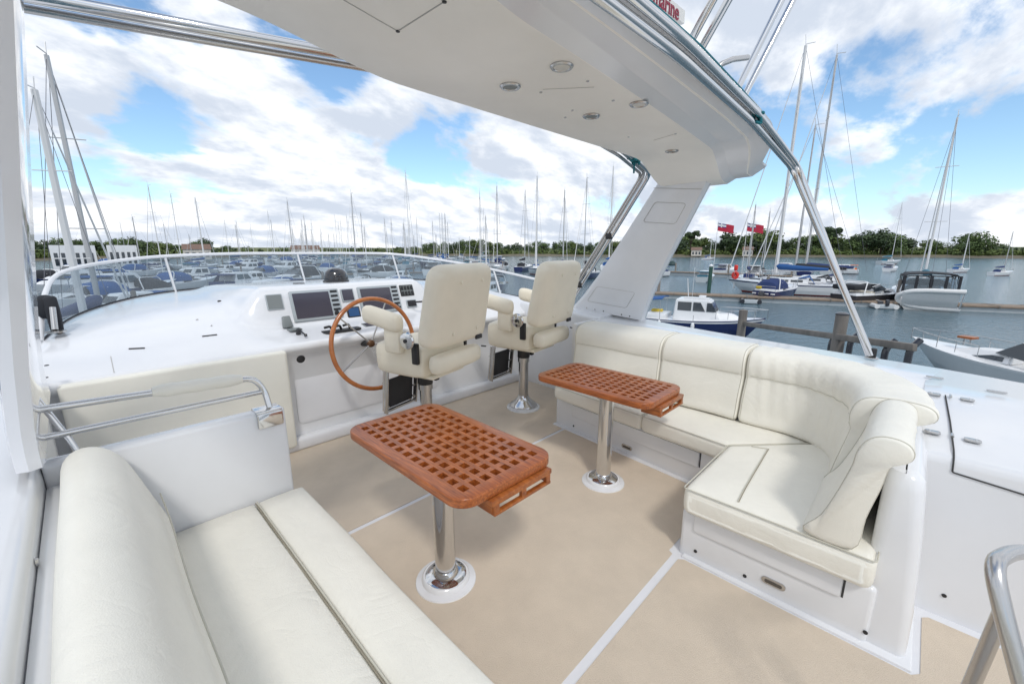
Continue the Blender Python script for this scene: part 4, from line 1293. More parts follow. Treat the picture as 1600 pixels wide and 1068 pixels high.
def side_windows(x0, x1, w0, w1, z0, z1, fs, bs, tumble, zs0, zs1, spans, front=True):
    """window panes lying just proud of the house sides"""
    h = MB()
    def P(x, s_, z, out=.006):
        k = (z-z0)/(z1-z0); u = (x-x0)/(x1-x0)
        return (x, s_*(lerp(w0,w1,u)/2-tumble*k+out), z)
    for (a, b) in spans:
        for s_ in (-1, 1):
            sh = (zs1-zs0)/(z1-z0)*(fs if b > x1-fs*1.4 else 0)
            quadwin(h, P(a,s_,zs0), P(b,s_,zs0), P(b-sh,s_,zs1), P(a,s_,zs1), wglass, .008)
    if front:
        k0, k1 = (zs0-z0)/(z1-z0), (zs1-z0)/(z1-z0)
        for (u0, u1) in ((-.92,-.34),(-.30,.30),(.34,.92)):
            q = []
            for (u, k, z) in ((u0,k0,zs0),(u1,k0,zs0),(u1,k1,zs1),(u0,k1,zs1)):
                q.append((x1-fs*k+.008, u*(w1/2-tumble*k), z))
            quadwin(h, *q, wglass, .008)
    return h
def pulpit(x0, x1, bw, z, h=.55, r=.018, m=chrome, n=4, name='pulpit'):
    p = MB()
    for s_ in (-1, 1):
        P = []
        for k in range(n+1):
            t = k/n; x = lerp(x0, x1, t); y = s_*bw*(1-t**2.2)
            P.append((x, y, z+h+.15*t)); p.cyl((x, y, z+.1*t), (x, y, z+h+.15*t), r*.8, m, 6)
        p.tube(P, r, m, seg=6)
    return p
def fender(parent, x, y, z, m, l=.5, r=.11):
    f = MB(); f.lathe([(.02,-l/2-.04),(r*.7,-l/2),(r,-l/2+.1),(r,l/2-.1),(r*.7,l/2),(.02,l/2+.06)], m, (x,y,z), 12); f.cyl((x,y,z+l/2),(x,y*.97,z+l/2+.5), .012, wire, 6)
    return f.build('fender', parent)
def put(o, loc, heading, s=1.):
    o.location = loc; o.rotation_euler = (0,0,heading); o.scale = (s,s,s)

# --- motor cruiser with a wheelhouse
def wheelhouse_boat(label, hullm, canopym=None, deckm=whiteb, Lh=7., Bm=2.6):
    t = thing('motor_cruiser', label, 'motor boat')
    h, s_ = hull_mesh(Lh, Bm, .85, hullm, darkb, whiteb, .82, .5, .14)
    h.build('hull', t); deck_mesh(s_, deckm).build('deck', t)
    cz = .95
    c = house(1.9, 4.7, 1.9, 1.5, cz-.1, cz+1.25, .75, .1, .14); c.build('wheelhouse', t)
    side_windows(1.9,4.7,1.9,1.5,cz-.1,cz+1.25,.75,.1,.14,cz+.55,cz+1.08,((2.15,2.95),(3.05,3.75),(3.82,4.35))).build('window', t)
    f = house(4.2, 6.2, 1.5, .7, cz-.05, cz+.45, 1.0, .05, .12); f.build('coachroof', t)
    r = MB(); r.box((3.1,0,cz+1.29),(1.5,.5,.06), whiteb, r=.02); r.box((3.4,.2,cz+1.38),(.4,.4,.12), whiteb, r=.04); r.cyl((2.6,0,cz+1.25),(2.45,0,cz+2.5), .025, mastw, 8)
    r.cyl((2.9,-.5,cz+1.25),(2.9,-.5,cz+3.2), .012, mastw, 6); r.build('roof_gear', t)
    pulpit(4.4, Lh+.05, 1.05, 1.12, .5).build('pulpit', t)
    if canopym:
        k = MB(); k.loft([[(-.1,y,cz+1.05+.12*math.cos(y*1.5)),(1.2,y,cz+1.2+.12*math.cos(y*1.5)),(1.2,y,cz+1.15+.12*math.cos(y*1.5)),(-.1,y,cz+1.0+.12*math.cos(y*1.5))] for y in [-.95+.19*j for j in range(11)]], canopym)
        for x in (0,1.1):
            for y in (-.9,.9): k.cyl((x,y,cz-.1),(x,y,cz+1.1), .015, chrome, 6)
        k.build('canopy', t)
    ck = MB(); ck.box((.8,0,.98),(1.3,1.9,.35), whiteb, r=.05); ck.box((.6,.5,1.2),(.7,.5,.2), yellow, r=.06); ck.build('cockpit', t)
    for x in (1.2, 3.2): fender(t, x, -1.32, .55, whiteb)
    return t
b1 = wheelhouse_boat('white wheelhouse cruiser with dark blue hull moored just beyond the starboard side', navy, bluec)
p = at_water(1008, 512)
q = at_water(1152, 526)
hd = math.atan2(q.y-p.y, q.x-p.x)
put(b1, p, hd, (q-p).length/5.6)

# --- sports cruiser types
def sports_boat(label, hullm, Lh=8., Bm=2.9, canopy=None, glass=wglass, name='sports_cruiser'):
    t = thing(name, label, 'motor boat')
    h, s_ = hull_mesh(Lh, Bm, 1.0, hullm, darkb, None, .88, .45, .2); h.build('hull', t)
    deck_mesh(s_, whiteb).build('deck', t)
    f = house(Lh*.42, Lh*.86, Bm*.66, Bm*.3, 1.05, 1.50, 1.7, .05, .15, r=.08); f.build('coachroof', t)
    side_windows(Lh*.42,Lh*.86,Bm*.66,Bm*.3,1.05,1.50,1.7,.05,.15,1.18,1.36,((Lh*.46,Lh*.62),), front=False).build('window', t)
    w = MB()
    W0 = [(Lh*.30,s_*Bm*.40,1.25) for s_ in (-1,1)]
    quadwin(w,(Lh*.50,-Bm*.28,1.48),(Lh*.50,Bm*.28,1.48),(Lh*.40,Bm*.24,2.0),(Lh*.40,-Bm*.24,2.0),glass,.012)
    for s_ in (-1,1): quadwin(w,(Lh*.26,s_*Bm*.40,1.3),(Lh*.50,s_*Bm*.28,1.48),(Lh*.40,s_*Bm*.24,2.0),(Lh*.24,s_*Bm*.36,1.8),glass,.012)
    w.tube([(Lh*.24,-Bm*.36,1.8),(Lh*.40,-Bm*.24,2.0),(Lh*.40,Bm*.24,2.0),(Lh*.24,Bm*.36,1.8)], .03, whiteb, seg=8)
    w.build('windscreen', t)
    c = MB(); c.box((Lh*.14,0,1.05),(Lh*.26,Bm*.8,.36), whiteb, r=.08); c.box((Lh*.27,0,1.2),(Lh*.05,Bm*.72,.3), vinyl_b, r=.06); c.build('cockpit', t)
    if canopy:
        k = MB(); secs = []
        for x, z in ((Lh*.02,1.25),(Lh*.05,1.9),(Lh*.12,2.2),(Lh*.25,2.28),(Lh*.36,2.18),(Lh*.41,2.0)):
            secs.append([(x, Bm*.40*math.cos(a), 1.2+(z-1.2)*math.sin(a)**.6 if a > 0 else 1.2) for a in [PI*j/12 for j in range(13)]])
        for sc in secs:
            sc[-1] = (sc[-1][0], sc[-1][1], 1.2)
        k.loft(secs, canopy, closed=False); k.build('canopy', t)
    ar = MB(); ar.tube([(Lh*.10,-Bm*.44,1.2),(Lh*.16,-Bm*.36,2.3),(Lh*.16,Bm*.36,2.3),(Lh*.10,Bm*.44,1.2)], .05, whiteb, seg=8, fillet=.3); ar.build('arch', t)
    pulpit(Lh*.55, Lh+.02, Bm*.42, 1.25, .45).build('pulpit', t)
    return t
# right-hand white cruiser, bow towards us
b5 = sports_boat('white motor cruiser with pale grey hull entering the frame at the right edge', greyb, 6.6, 2.6)
tip = at_range(1430, 530, 16.5)
r5 = at_range(1600, 585, 12.5)
hd = math.atan2(tip.y-r5.y, tip.x-r5.x)
bow_z = 1.45*1.0
s5 = .98
def on_level(px, py, z): d = sight(px, py); t = (z-CAM_H)/d.z; return Vector((d.x*t, d.y*t, z))
tip = on_level(1425, 525, WATER+1.45*s5); aft5 = on_level(1600, 566, WATER+1.17*s5); hd = math.atan2(tip.y-aft5.y, tip.x-aft5.x)
put(b5, Vector((tip.x-math.cos(hd)*6.6*s5, tip.y-math.sin(hd)*6.6*s5, WATER)), hd, s5)
m_ = MB()
m_.box((4.6,0,1.80),(.5,.45,.10), teak_d, r=.02)
m_.box((4.6,.2,1.64),(.04,.04,.3), brushed); m_.box((4.6,-.2,1.64),(.04,.04,.3), brushed)
m_.v = [tuple(v) for v in m_.v]
o = m_.build('deck_box'); o.parent = b5

# navy launch with a blue canvas hood
b2 = sports_boat('navy launch with a blue canvas hood lying against the long pontoon', navy, 6.6, 2.5, canopy=navyc, name='launch')
p, q = at_water(1192,470), at_water(1268,466); hd = math.atan2(q.y-p.y, q.x-p.x); put(b2, p, hd+.25, 1.05)
m_ = MB(); m_.box((-.45,0,.5),(.5,.5,.9), darkb, r=.12); m_.tube([(-.1,-1.1,.9),(-.15,-1.1,1.5),(-.15,1.1,1.5),(-.1,1.1,.9)], .02, chrome, seg=6); m_.box((.1,.6,1.35),(.3,.5,.3), yellow, r=.08)
for y in (-.9,-.3,.3,.9): m_.box((-.12,y,.75),(.06,.4,.12), whiteb, r=.02)
o = m_.build('stern_gear'); o.parent = b2
# dark sports cruiser
b3 = sports_boat('white topped sports cruiser with black hull and folded canopy beside the dark dinghy', darkb, 8.6, 3.0)
p = at_water(1336,480); put(b3, p+Vector((1.5,1.2,0)), math.atan2(-p.y, -p.x)+2.5, 1.0)
m_ = MB(); m_.box((.9,0,1.75),(2.2,2.3,.5), blackc, r=.16); o = m_.build('folded_canopy'); o.parent = b3
# white cruiser, stern on, with black hood and a grey inflatable across the stern
b4 = sports_boat('white cruiser with black hood lying stern on at the end of the pontoon', whiteb, 9., 3.4, canopy=None)
c4 = at_water(1447,486); away = math.atan2(c4.y, c4.x)
put(b4, c4+Vector((math.cos(away),math.sin(away),0))*.8, away+.12, 1.28)
m_ = MB()
m_.loft([[(x,-1.45,2.30-.05*abs(x-1.6)),(x,-1.2,2.5),(x,0,2.58),(x,1.2,2.5),(x,1.45,2.30-.05*abs(x-1.6)),(x,1.2,2.42),(x,0,2.5),(x,-1.2,2.42)] for x in (.3,1,2,3.2,3.7)], blackc)
for x in (.35,):
    for y in (-1.4,-.75,0,.75,1.4): m_.box((x,y,1.75),(.06,.16,1.3), blackc, r=.02)
    for y in (-1.1,-.38,.38,1.1): quadwin(m_,(x,y-.28,1.3),(x,y+.28,1.3),(x,y+.28,2.2),(x,y-.28,2.2),wsglass,.004)
for y in (-1.42,1.42):
    for x in (1.3,2.3,3.3): m_.box((x,y,1.8),(.12,.05,1.2), blackc, r=.02)
o = m_.build('hood'); o.parent = b4
for y in (-1.9,1.9): 
    o = fender(b4, .3, y, .55, whiteb, .6, .16)
def dinghy(label, m, Ld=3.1, Bd=1.5, group=None):
    t = thing('inflatable_dinghy', label, 'dinghy', group=group)
    k = MB(); P = [(-Ld/2,Bd/2,.0),(0,Bd/2,0),(Ld*.3,Bd*.42,.05),(Ld*.48,Bd*.15,.16),(Ld*.48,-Bd*.15,.16),(Ld*.3,-Bd*.42,.05),(0,-Bd/2,0),(-Ld/2,-Bd/2,0)]
    k.tube(P, .21, m, seg=14, fillet=.35); k.build('tube_collar', t)
    f = MB(); f.soft((Ld*.86,Bd*.85,.10), .04, m, fn=lambda p: p+Vector((-.05,0,-.02-.12*(p.x/Ld)*0-.1*(1-abs(p.y)/Bd*2))), n=(8,8,3)); f.box((-Ld/2+.05,0,.02),(.06,Bd*.8,.4), greyb, r=.02); f.build('floor', t)
    return t
d1 = dinghy('pale grey inflatable dinghy hung upright across the stern of the hooded cruiser', rubber, 4.2, 1.8)
dp = c4+Vector((0,0,1.05))-Vector((math.cos(away),math.sin(away),0))*.2
d1.location = dp; d1.rotation_euler = (R(62), 0, away+PI/2+.12)
d2 = dinghy('small grey inflatable dinghy floating between the two cruisers at the pontoon', rubber, 2.8, 1.4)
p = at_water(1375,480); d2.location = p+Vector((0,0,.22)); d2.rotation_euler = (0,0,away+.4)
m_ = MB(); m_.box((-1.35,0,.35),(.3,.3,.6), darkb, r=.08); o = m_.build('outboard_motor'); o.parent = d2; m_ = MB(); m_.box((0,.1,.25),(.5,.5,.3), darkb, r=.1); o = m_.build('thwart_seat'); o.parent = d2
d3 = dinghy('dark tender tied at the stern of the navy launch', darkb, 3.2, 1.5)
p = at_water(1172,472); d3.location = p+Vector((0,0,.22)); d3.rotation_euler = (0,0,.3)

# --- sailing yachts
def sailboat(label, hullm, coverm, stripem=None, Lh=9., mh=12., group='sailing yachts', mm=mastm, mr=.085, cover=True, spreaders=2, name='sailing_yacht'):
    t = thing(name, label, 'sailing yacht', group=group)
    h, s_ = hull_mesh(Lh, Lh*.32, .95, hullm, redb if hullm is not navy else darkb, stripem, .62, .3, .16); h.build('hull', t)
    deck_mesh(s_, whiteb).build('deck', t)
    c = house(Lh*.27, Lh*.66, Lh*.19, Lh*.12, .95, 1.45, .9, .15, .1); c.build('coachroof', t)
    side_windows(Lh*.27,Lh*.66,Lh*.19,Lh*.12,.95,1.45,.9,.15,.1,1.12,1.32,((Lh*.32,Lh*.42),(Lh*.44,Lh*.54)), front=False).build('window', t)
    m_ = MB(); mx_ = Lh*.56
    m_.cyl((mx_,0,1.1),(mx_,0,mh), mr, mm, 8, mr*.75)
    m_.cyl((mx_,0,mh),(mx_+.1,0,mh+.5), .02, mm, 5); m_.box((mx_-.3,0,mh+.06),(.7,.03,.03), mm)
    for k in range(spreaders):
        z = lerp(1.4, mh, (k+1)/(spreaders+1)+.05); m_.cyl((mx_,-Lh*.075,z),(mx_,Lh*.075,z), .022, mm, 5)
    ms = m_.build('mast', t)
    b = MB(); b.cyl((mx_-.1,0,2.1),(Lh*.12,0,2.15), .07, mm, 8)
    if cover: b.tube([(mx_,0,2.5),(mx_-.4,0,2.42),(Lh*.35,0,2.32),(Lh*.13,0,2.26)], .2, coverm, seg=10, rr=[.16,.26,.22,.12])
    b.build('boom', t)
    r = MB()
    for a, c_ in (((mx_,0,mh),(Lh*.985,0,1.2)),((mx_,0,mh),(.1,0,1.1)),((mx_,0,mh*.97),(mx_,Lh*.15,1.05)),((mx_,0,mh*.97),(mx_,-Lh*.15,1.05))):
        r.cyl(a, c_, .011, wire, 4)
    r.build('rigging', t)
    g_ = MB(); g_.tube([(Lh*.975,0,1.5),(lerp(Lh*.98,mx_,.45),0,lerp(1.2,mh,.45)),(lerp(Lh*.98,mx_,.88),0,lerp(1.2,mh,.88))], .05, mastw if k % 2 else coverm, seg=6, rr=[.045,.04,.025]); g_.build('rigging_furled_sail', t)
    p_ = pulpit(Lh*.75, Lh*.99, Lh*.10, 1.25, .5, .02); p_.build('pulpit', t)
    s2 = MB(); s2.loft([[(Lh*.22,y,1.0),(Lh*.27,y,1.75-.25*abs(y)),(Lh*.36,y,1.45)] for y in (-.8,-.4,0,.4,.8)], coverm, closed=False); s2.build('spray_hood', t)
    return t
def mb_far(label, hullm, topm, Lh=8., group='motor boats in the marina'):
    t = thing('motor_boat', label, 'motor boat', group=group)
    h, s_ = hull_mesh(Lh, Lh*.36, 1.1, hullm, darkb, None, .85, .4, .18, nst=10); h.build('hull', t); deck_mesh(s_, whiteb).build('deck', t)
    c = house(Lh*.2, Lh*.62, Lh*.28, Lh*.2, 1.1, 2.3, 1.0, .2, .18); c.build('wheelhouse', t)
    side_windows(Lh*.2,Lh*.62,Lh*.28,Lh*.2,1.1,2.3,1.0,.2,.18,1.6,2.12,((Lh*.25,Lh*.36),(Lh*.38,Lh*.5))).build('window', t)
    f = house(Lh*.55, Lh*.85, Lh*.2, Lh*.1, 1.25, 1.65, .8, .05, .1); f.build('coachroof', t)
    k = MB(); k.box((Lh*.12,0,2.15),(Lh*.2,Lh*.28,.10), topm, r=.04)
    for y in (-1,1): k.cyl((Lh*.04,y*Lh*.13,1.2),(Lh*.04,y*Lh*.13,2.15),.03,chrome,6)
    k.box((Lh*.14,0,1.25),(Lh*.2,Lh*.24,.4), topm, r=.06); k.build('cockpit_cover', t)
    return t
def far_place(o, px, r, heading, ytop=None, mh=12., hull=None):
    """stand the boat on the water at a range on the bearing of picture column px; scale so the mast top reaches row ytop"""
    p = at_range(px, 395, r); p.z = WATER
    s_ = 1.
    if ytop is not None:
        top = at_range(px, ytop, r).z; s_ = (top-WATER)/mh
    sh = hull or min(1.25, max(.75, s_))
    Lx = 9*.56*sh
    put(o, Vector((p.x-math.cos(heading)*Lx, p.y-math.sin(heading)*Lx, WATER)), heading, sh)
    for c in o.children:
        if c.name.startswith(('mast', 'rigging')): c.scale = (1, 1, s_/sh)

protoA = sailboat('', whiteb, navyc, mr=.11)
protoB = sailboat('', whiteb, bluec, navy, mm=mastw, mr=.15)
protoC = sailboat('', navy, blackc, whiteb)
protoD = sailboat('', greyb, tealc, None, mm=mastw)
PR = [protoA, protoB, protoC, protoD]
used = set()
def new_sail(k, label, group):
    src = PR[k]
    if k not in used: used.add(k); o = src
    else: o = copy_tree(src)
    o['label'] = label
    if group: o['group'] = group
    elif 'group' in o: del o['group']
    return o
rnd = random.Random(11)
# the two big yachts close on the port bow
NEAR = [
 (0, 138, 30, 100, R(70), 'tall sailing yacht on the far left, its mast head rising highest beyond the windscreen'),
 (1, 110, 24, 150, R(58), 'sailing yacht at the extreme left edge, mast crossing just inside the white pillar'),
]
for k, px_, r_, yt, hd, lab in NEAR:
    far_place(new_sail(k, lab, 'sailing yachts'), px_, r_, hd, yt)
# centre row of masts
CM = [(751,120,299,3,'sailing yacht whose mast stands just right of the nearer helm chair'),
      (777,105,291,0,'dark masted sailing yacht second right of the nearer helm chair'),
      (820,110,297,2,'navy sailing yacht with a mast midway between the two helm chairs'),
      (838,95,275,1,'sailing yacht with the tallest mast between the two helm chairs'),
      (880,88,297,0,'sailing yacht with mast rising straight above the farther helm chair'),
      (913,80,278,2,'navy sailing yacht with thick mast just right of the farther helm chair'),
      (952,120,260,1,'sailing yacht with mast nearest the arch leg on its left side'),
      (697,150,333,0,'sailing yacht with a short mast above the left shoulder of the nearer helm chair'),
      (640,130,268,3,'sailing yacht with the lone tall mast above the right end of the windscreen'),
      (568,170,333,0,'sailing yacht with a mast above the windscreen near the middle of the dash'),
      (318,140,310,1,'sailing yacht with a lone mast before the dark clump of trees on the left'),
      (263,150,350,2,'sailing yacht with a short mast over the white sheds on the left')]
for px_, r_, yt, k, lab in CM:
    far_place(new_sail(k, lab, 'sailing yachts'), px_, r_, R(rnd.choice((20,35,200,215)))+rnd.uniform(-.2,.2), yt)
# crowd of far masts
FARL = 'small white sailing yacht far off in the crowded marina beyond the windscreen'
for i in range(40):
    px_ = rnd.choice((rnd.uniform(440,545), rnd.uniform(370,700), rnd.uniform(600,760)))
    r_ = rnd.uniform(170,300); yt = rnd.uniform(335,372) if rnd.random() < .8 else rnd.uniform(322,340)
    far_place(new_sail(rnd.choice((0,1,3)), FARL, 'distant sailing yachts in the marina'), px_, r_, rnd.choice((.4,.6,3.6,3.8))+rnd.uniform(-.2,.2), yt)
# middle-distance marina rows seen through the windscreen
MID = 'moored yacht among the tight rows seen through the windscreen'
mprot = [mb_far('', whiteb, navyc), mb_far('', navy, bluec), mb_far('', whiteb, blackc), mb_far('', greyb, tealc),
         sports_boat('', whiteb, 8., 2.8, canopy=bluec, name='motor_boat'), sports_boat('', whiteb, 9., 3., canopy=blackc, name='motor_boat'), sports_boat('', navy, 7.5, 2.7, name='motor_boat')]
mused = set()
def new_motor(k, label, group):
    if k not in mused: mused.add(k); o = mprot[k]
    else: o = copy_tree(mprot[k])
    o['label'] = label; o['group'] = group; return o
rows = []
for r_ in (34, 46, 58, 72, 90, 115, 145, 185):
    n = int(7+r_/15)
    for j in range(n):
        px_ = lerp(60, 800, (j+.5)/n)+rnd.uniform(-18,18)
        if r_ < 40 and px_ < 330: continue
        p = at_range(px_, 395, r_*rnd.uniform(.95,1.05)); p.z = WATER
        k = rnd.choice((0,1,2,3,4,4,5,5,6)); hd = rnd.choice((.55,.62,3.7,3.75,2.2))+rnd.uniform(-.12,.12)
        if r_ < 70 or rnd.random() < .8:
            o = new_motor(k, 'motor boat among the tight marina rows seen through the windscreen', 'motor boats in the marina'); put(o, p, hd, rnd.uniform(.7,1.3))
        else:
            o = new_sail(rnd.choice((0,1,2,3)), MID, 'moored yachts in the marina rows'); put(o, p, hd, rnd.uniform(.8,1.0))
# pontoons of the left marina
def pontoon(a, b, w, label, name='pontoon', z=.45, piles=True):
    t = thing(name, label, 'pontoon', ((a.x+b.x)/2, (a.y+b.y)/2, WATER))
    d = (b-a); d.z = 0; l = d.length; d.normalize(); n = Vector((-d.y, d.x, 0))
    m_ = MB()
    P = [a+n*w/2, b+n*w/2, b-n*w/2, a-n*w/2]
    m_.prism([(q.x, q.y) for q in P], WATER+z-.16, WATER+z, plank, r=.02)
    m_.prism([(q.x, q.y) for q in [a+n*w*.4, b+n*w*.4, b-n*w*.4, a-n*w*.4]], WATER-.1, WATER+z-.17, greyb)
    k = 0
    while k < l:
        q = a+d*k; m_.box((q.x, q.y, WATER+z-.09), (.1, w+.06, .24), pile, rz=math.atan2(d.y, d.x), r=.01); k += 2.4
    m_.build('walkway', t)
    k = 3.
    while k < l and piles:
        q = a+d*k+n*(w/2+.2); m_ = MB(); m_.lathe([(.16,-.3),(.16,2.4),(.10,2.5),(0,2.52)], pile, (q.x,q.y,WATER), 12); m_.build('pile', t); k += 11
    return t
for i, r_ in enumerate((40, 65, 102, 165)):
    a = at_range(90, 395, r_); b = at_range(790, 395, r_*1.02); a.z = b.z = WATER
    pontoon(a, b, 2., ('nearest', 'second', 'third', 'farthest')[i]+' cross pontoon among the marina boats beyond the windscreen')
# long pontoon across the right hand view
pa, pm, pb = at_water(985,462), at_water(1250,468), at_water(1625,489)
pontoon(pa, pb, 2.2, 'long brown timber pontoon running across the right hand view behind the cruisers', z=.55)
pontoon(at_water(1030,428), at_water(1310,440), 2.5, 'white edged pontoon farther out under the moored sailing yachts', z=.7)

# piled walkway close by: rail beams, posts
jt = thing('timber_jetty', 'weathered timber rail and pile standing in the water just outside the starboard side', 'jetty', at_range(1315,560,10.5))
pR = at_range(1315, 500, 10.5); pL = at_range(1160, 500, 13.5); pE = at_range(1425, 500, 9.2)
def vz(px, py, r): return at_range(px, py, r).z
m_ = MB()
zt = vz(1315,491,10.5); m_.cyl((pR.x,pR.y,WATER-.3),(pR.x,pR.y,zt), .115, pile, 16, .11); m_.lathe([(.12,0),(.12,.02),(.05,.05),(0,.05)], darkb, (pR.x,pR.y,zt), 16); m_.build('pile', jt)
m_ = MB(); zt = vz(1163,484,13.5); m_.cyl((pL.x,pL.y,WATER-.3),(pL.x,pL.y,zt), .11, pile, 14); m_.build('pile', jt)
def beam(a, b, w, h, m):
    k = MB(); d = b-a; M = d.to_track_quat('X','Z').to_matrix(); k.box((a+b)/2, (d.length, w, h), m, r=.015, M=M); return k
A = at_range(1160, 505, 13.5); Bp = at_range(1430, 543, 9.15)
beam(A, Bp, .08, .12, pile).build('rail_beam', jt)
for pxx, r_ in ((1300,10.6),(1330,10.3),(1385,9.7),(1423,9.3)):
    a = at_range(pxx, 528 if pxx < 1350 else 540, r_); m_ = MB()
    m_.tube([(a.x,a.y,a.z-2.0),(a.x,a.y,a.z-.05),(a.x+.1,a.y-.1,a.z+.1)], .05, darkb, seg=8, fillet=.1); m_.build('ladder_rail', jt)

# yachts on the outer pontoon
RS = [(1216,62,80,1,'white ketch with the tallest mast of the right hand group, left of the steel bow', R(100)),
      (1262,70,95,0,'tall masted yacht immediately right of the tallest mast, beside the steel bow', R(110)),
      (1246,66,200,2,'dark masted yacht with navy cover between the two tallest masts', R(95)),
      (1195,75,330,2,'low navy covered yacht behind the lifebuoy post', R(20)),
      (1172,80,320,0,'white yacht with a short mast left of the navy covered one', R(20))]
for px_, r_, yt, k, lab, hd in RS:
    far_place(new_sail(k, lab, 'sailing yachts'), px_, r_, hd, yt, hull=1.35 if r_ < 72 else 1.)
o = new_sail(3, 'grey sailing yacht whose single tall mast leans above the hooded cruiser on the right', 'sailing yachts'); far_place(o, 1452, 62, away+.1, 190)
for px_, yw, r_, yt, lab in ((1395,412,215,318,'moored sailing yacht out on the river left of the hooded cruiser mast'),
                         (1508,424,150,366,'low dark decked yacht on a swinging mooring, second from the right'),
                         (1575,428,138,362,'sailing yacht on a river mooring at the far right edge'),
                         (1110,405,260,372,'distant yacht on a mooring left of the ensigns')):
    far_place(new_sail(rnd.choice((0,1,3)), lab, 'yachts on river moorings'), px_, r_, R(-30), yt)
# crowd of small craft on the outer pontoon
labs = ['teal covered open boat beside the green pile', 'white motor boat behind the teal covered one', 'white day boat left of the lifebuoy post', 'cream motor boat right of the lifebuoy post', 'motor boat behind the navy launch', 'motor boat at the outer pontoon below the tallest mast', 'grey motor boat behind the black hulled cruiser', 'white motor boat beyond the black hulled cruiser']
spots = [(1095,441,3,.8),(1040,431,0,.9),(1120,430,0,1.),(1175,434,2,1.),(1215,430,0,1.1),(1255,433,1,1.),(1290,430,3,.9),(1385,424,0,.8)]
for (px_, y, k, s_), lab in zip(spots, labs):
    o = new_motor(k, lab, 'small craft on the outer pontoon'); put(o, at_water(px_, y), rnd.choice((.1,-.2,2.9)), s_)
ob = mb_far('white pilot boat with orange covers moored beyond the long pontoon', whiteb, orange, 8.); ob['group'] = 'small craft on the outer pontoon'
put(ob, at_water(1340,428), R(100), .9)
# lifebuoy station, green pile, ensigns
lb = at_water(1146,455)
st = thing('lifebuoy_post', 'white post on the pontoon carrying a red lifebuoy and red jacket', 'lifebuoy post', lb)
m_ = MB(); m_.box((lb.x,lb.y,WATER+1.6),(.18,.18,2.4), whiteb, r=.02); m_.build('post', st)
tocam = Vector((-lb.x,-lb.y,0)).normalized()
m_ = MB(); c = Vector((lb.x,lb.y,WATER+2.1))+tocam*.16; sx = Vector((-tocam.y,tocam.x,0))
m_.tube([c+sx*math.cos(a)*.24+Vector((0,0,1))*math.sin(a)*.34 for a in [2*PI*k/20 for k in range(20)]], .2, redg, seg=8, closed=True)
m_.build('lifebuoy', st)
m_ = MB(); m_.soft((.5,.4,.7), .12, redg, fn=lambda p: p+Vector((lb.x,lb.y,WATER+3.05)), n=(5,5,5)); m_.build('jacket_bag', st)
gp = at_water(1107,458); m_ = MB(); m_.lathe([(.22,0),(.22,3.3)], mat('green_pile', (.03,.09,.07), .7, var=.3), (gp.x,gp.y,WATER), 14); m_.lathe([(.24,3.3),(.24,3.45),(.0,3.6)], whiteb, (gp.x,gp.y,WATER), 14)
single('mooring_pile', 'dark green mooring pile with a pale cap standing on the long pontoon', 'pile', m_)
for i, (px_, y0_, r_, lab) in enumerate(((1122,350,95,'red ensign flying on the left of the pair above the outer pontoon'),(1168,350,95,'red ensign flying on the right of the pair above the outer pontoon'))):
    top = at_range(px_, y0_-2, r_); fl = thing('ensign_flag', lab, 'flag', (top.x,top.y,WATER))
    m_ = MB(); m_.cyl((top.x,top.y,WATER),(top.x,top.y,top.z+.3), .05, mastw, 8); m_.build('flagstaff', fl)
    sx = Vector((_R.x,_R.y,0)); W_, H_ = 3.3, 1.5
    def fpt(u, v): 
        return Vector((top.x,top.y,top.z))+sx*(u*W_)+Vector((0,0,-v*H_-u*.55))+Vector((_F.x,_F.y,0))*.18*math.sin(u*7)
    grid = []; m_ = MB(); nu, nv = 14, 8
    vs = [fpt(i_/nu, j_/nv) for i_ in range(nu+1) for j_ in range(nv+1)]
    for matx, cond in ((flagr, lambda u,v: not (u < .5 and v < .5)), (flagb, lambda u,v: u < .5 and v < .5 and abs(u-.25) > .05 and abs(v-.25) > .07), (flagw, lambda u,v: u < .5 and v < .5 and not (abs(u-.25) > .05 and abs(v-.25) > .07))):
        fs = [(i_*(nv+1)+j_, (i_+1)*(nv+1)+j_, (i_+1)*(nv+1)+j_+1, i_*(nv+1)+j_+1) for i_ in range(nu) for j_ in range(nv) if cond((i_+.5)/nu, (j_+.5)/nv)]
        m_.add(vs, fs, matx)
    m_.build('flag_cloth', fl)
# mooring buoy
bp = at_water(1050,414); m_ = MB(); m_.lathe([(0,-.3),(1.1,-.2),(1.4,.2),(1.1,.9),(.5,1.4),(0,1.5)], mat('buoy_green', (.02,.05,.05), .6), (bp.x,bp.y,WATER), 20)
single('mooring_buoy', 'dark round mooring buoy on the open water right of the arch leg', 'buoy', m_)

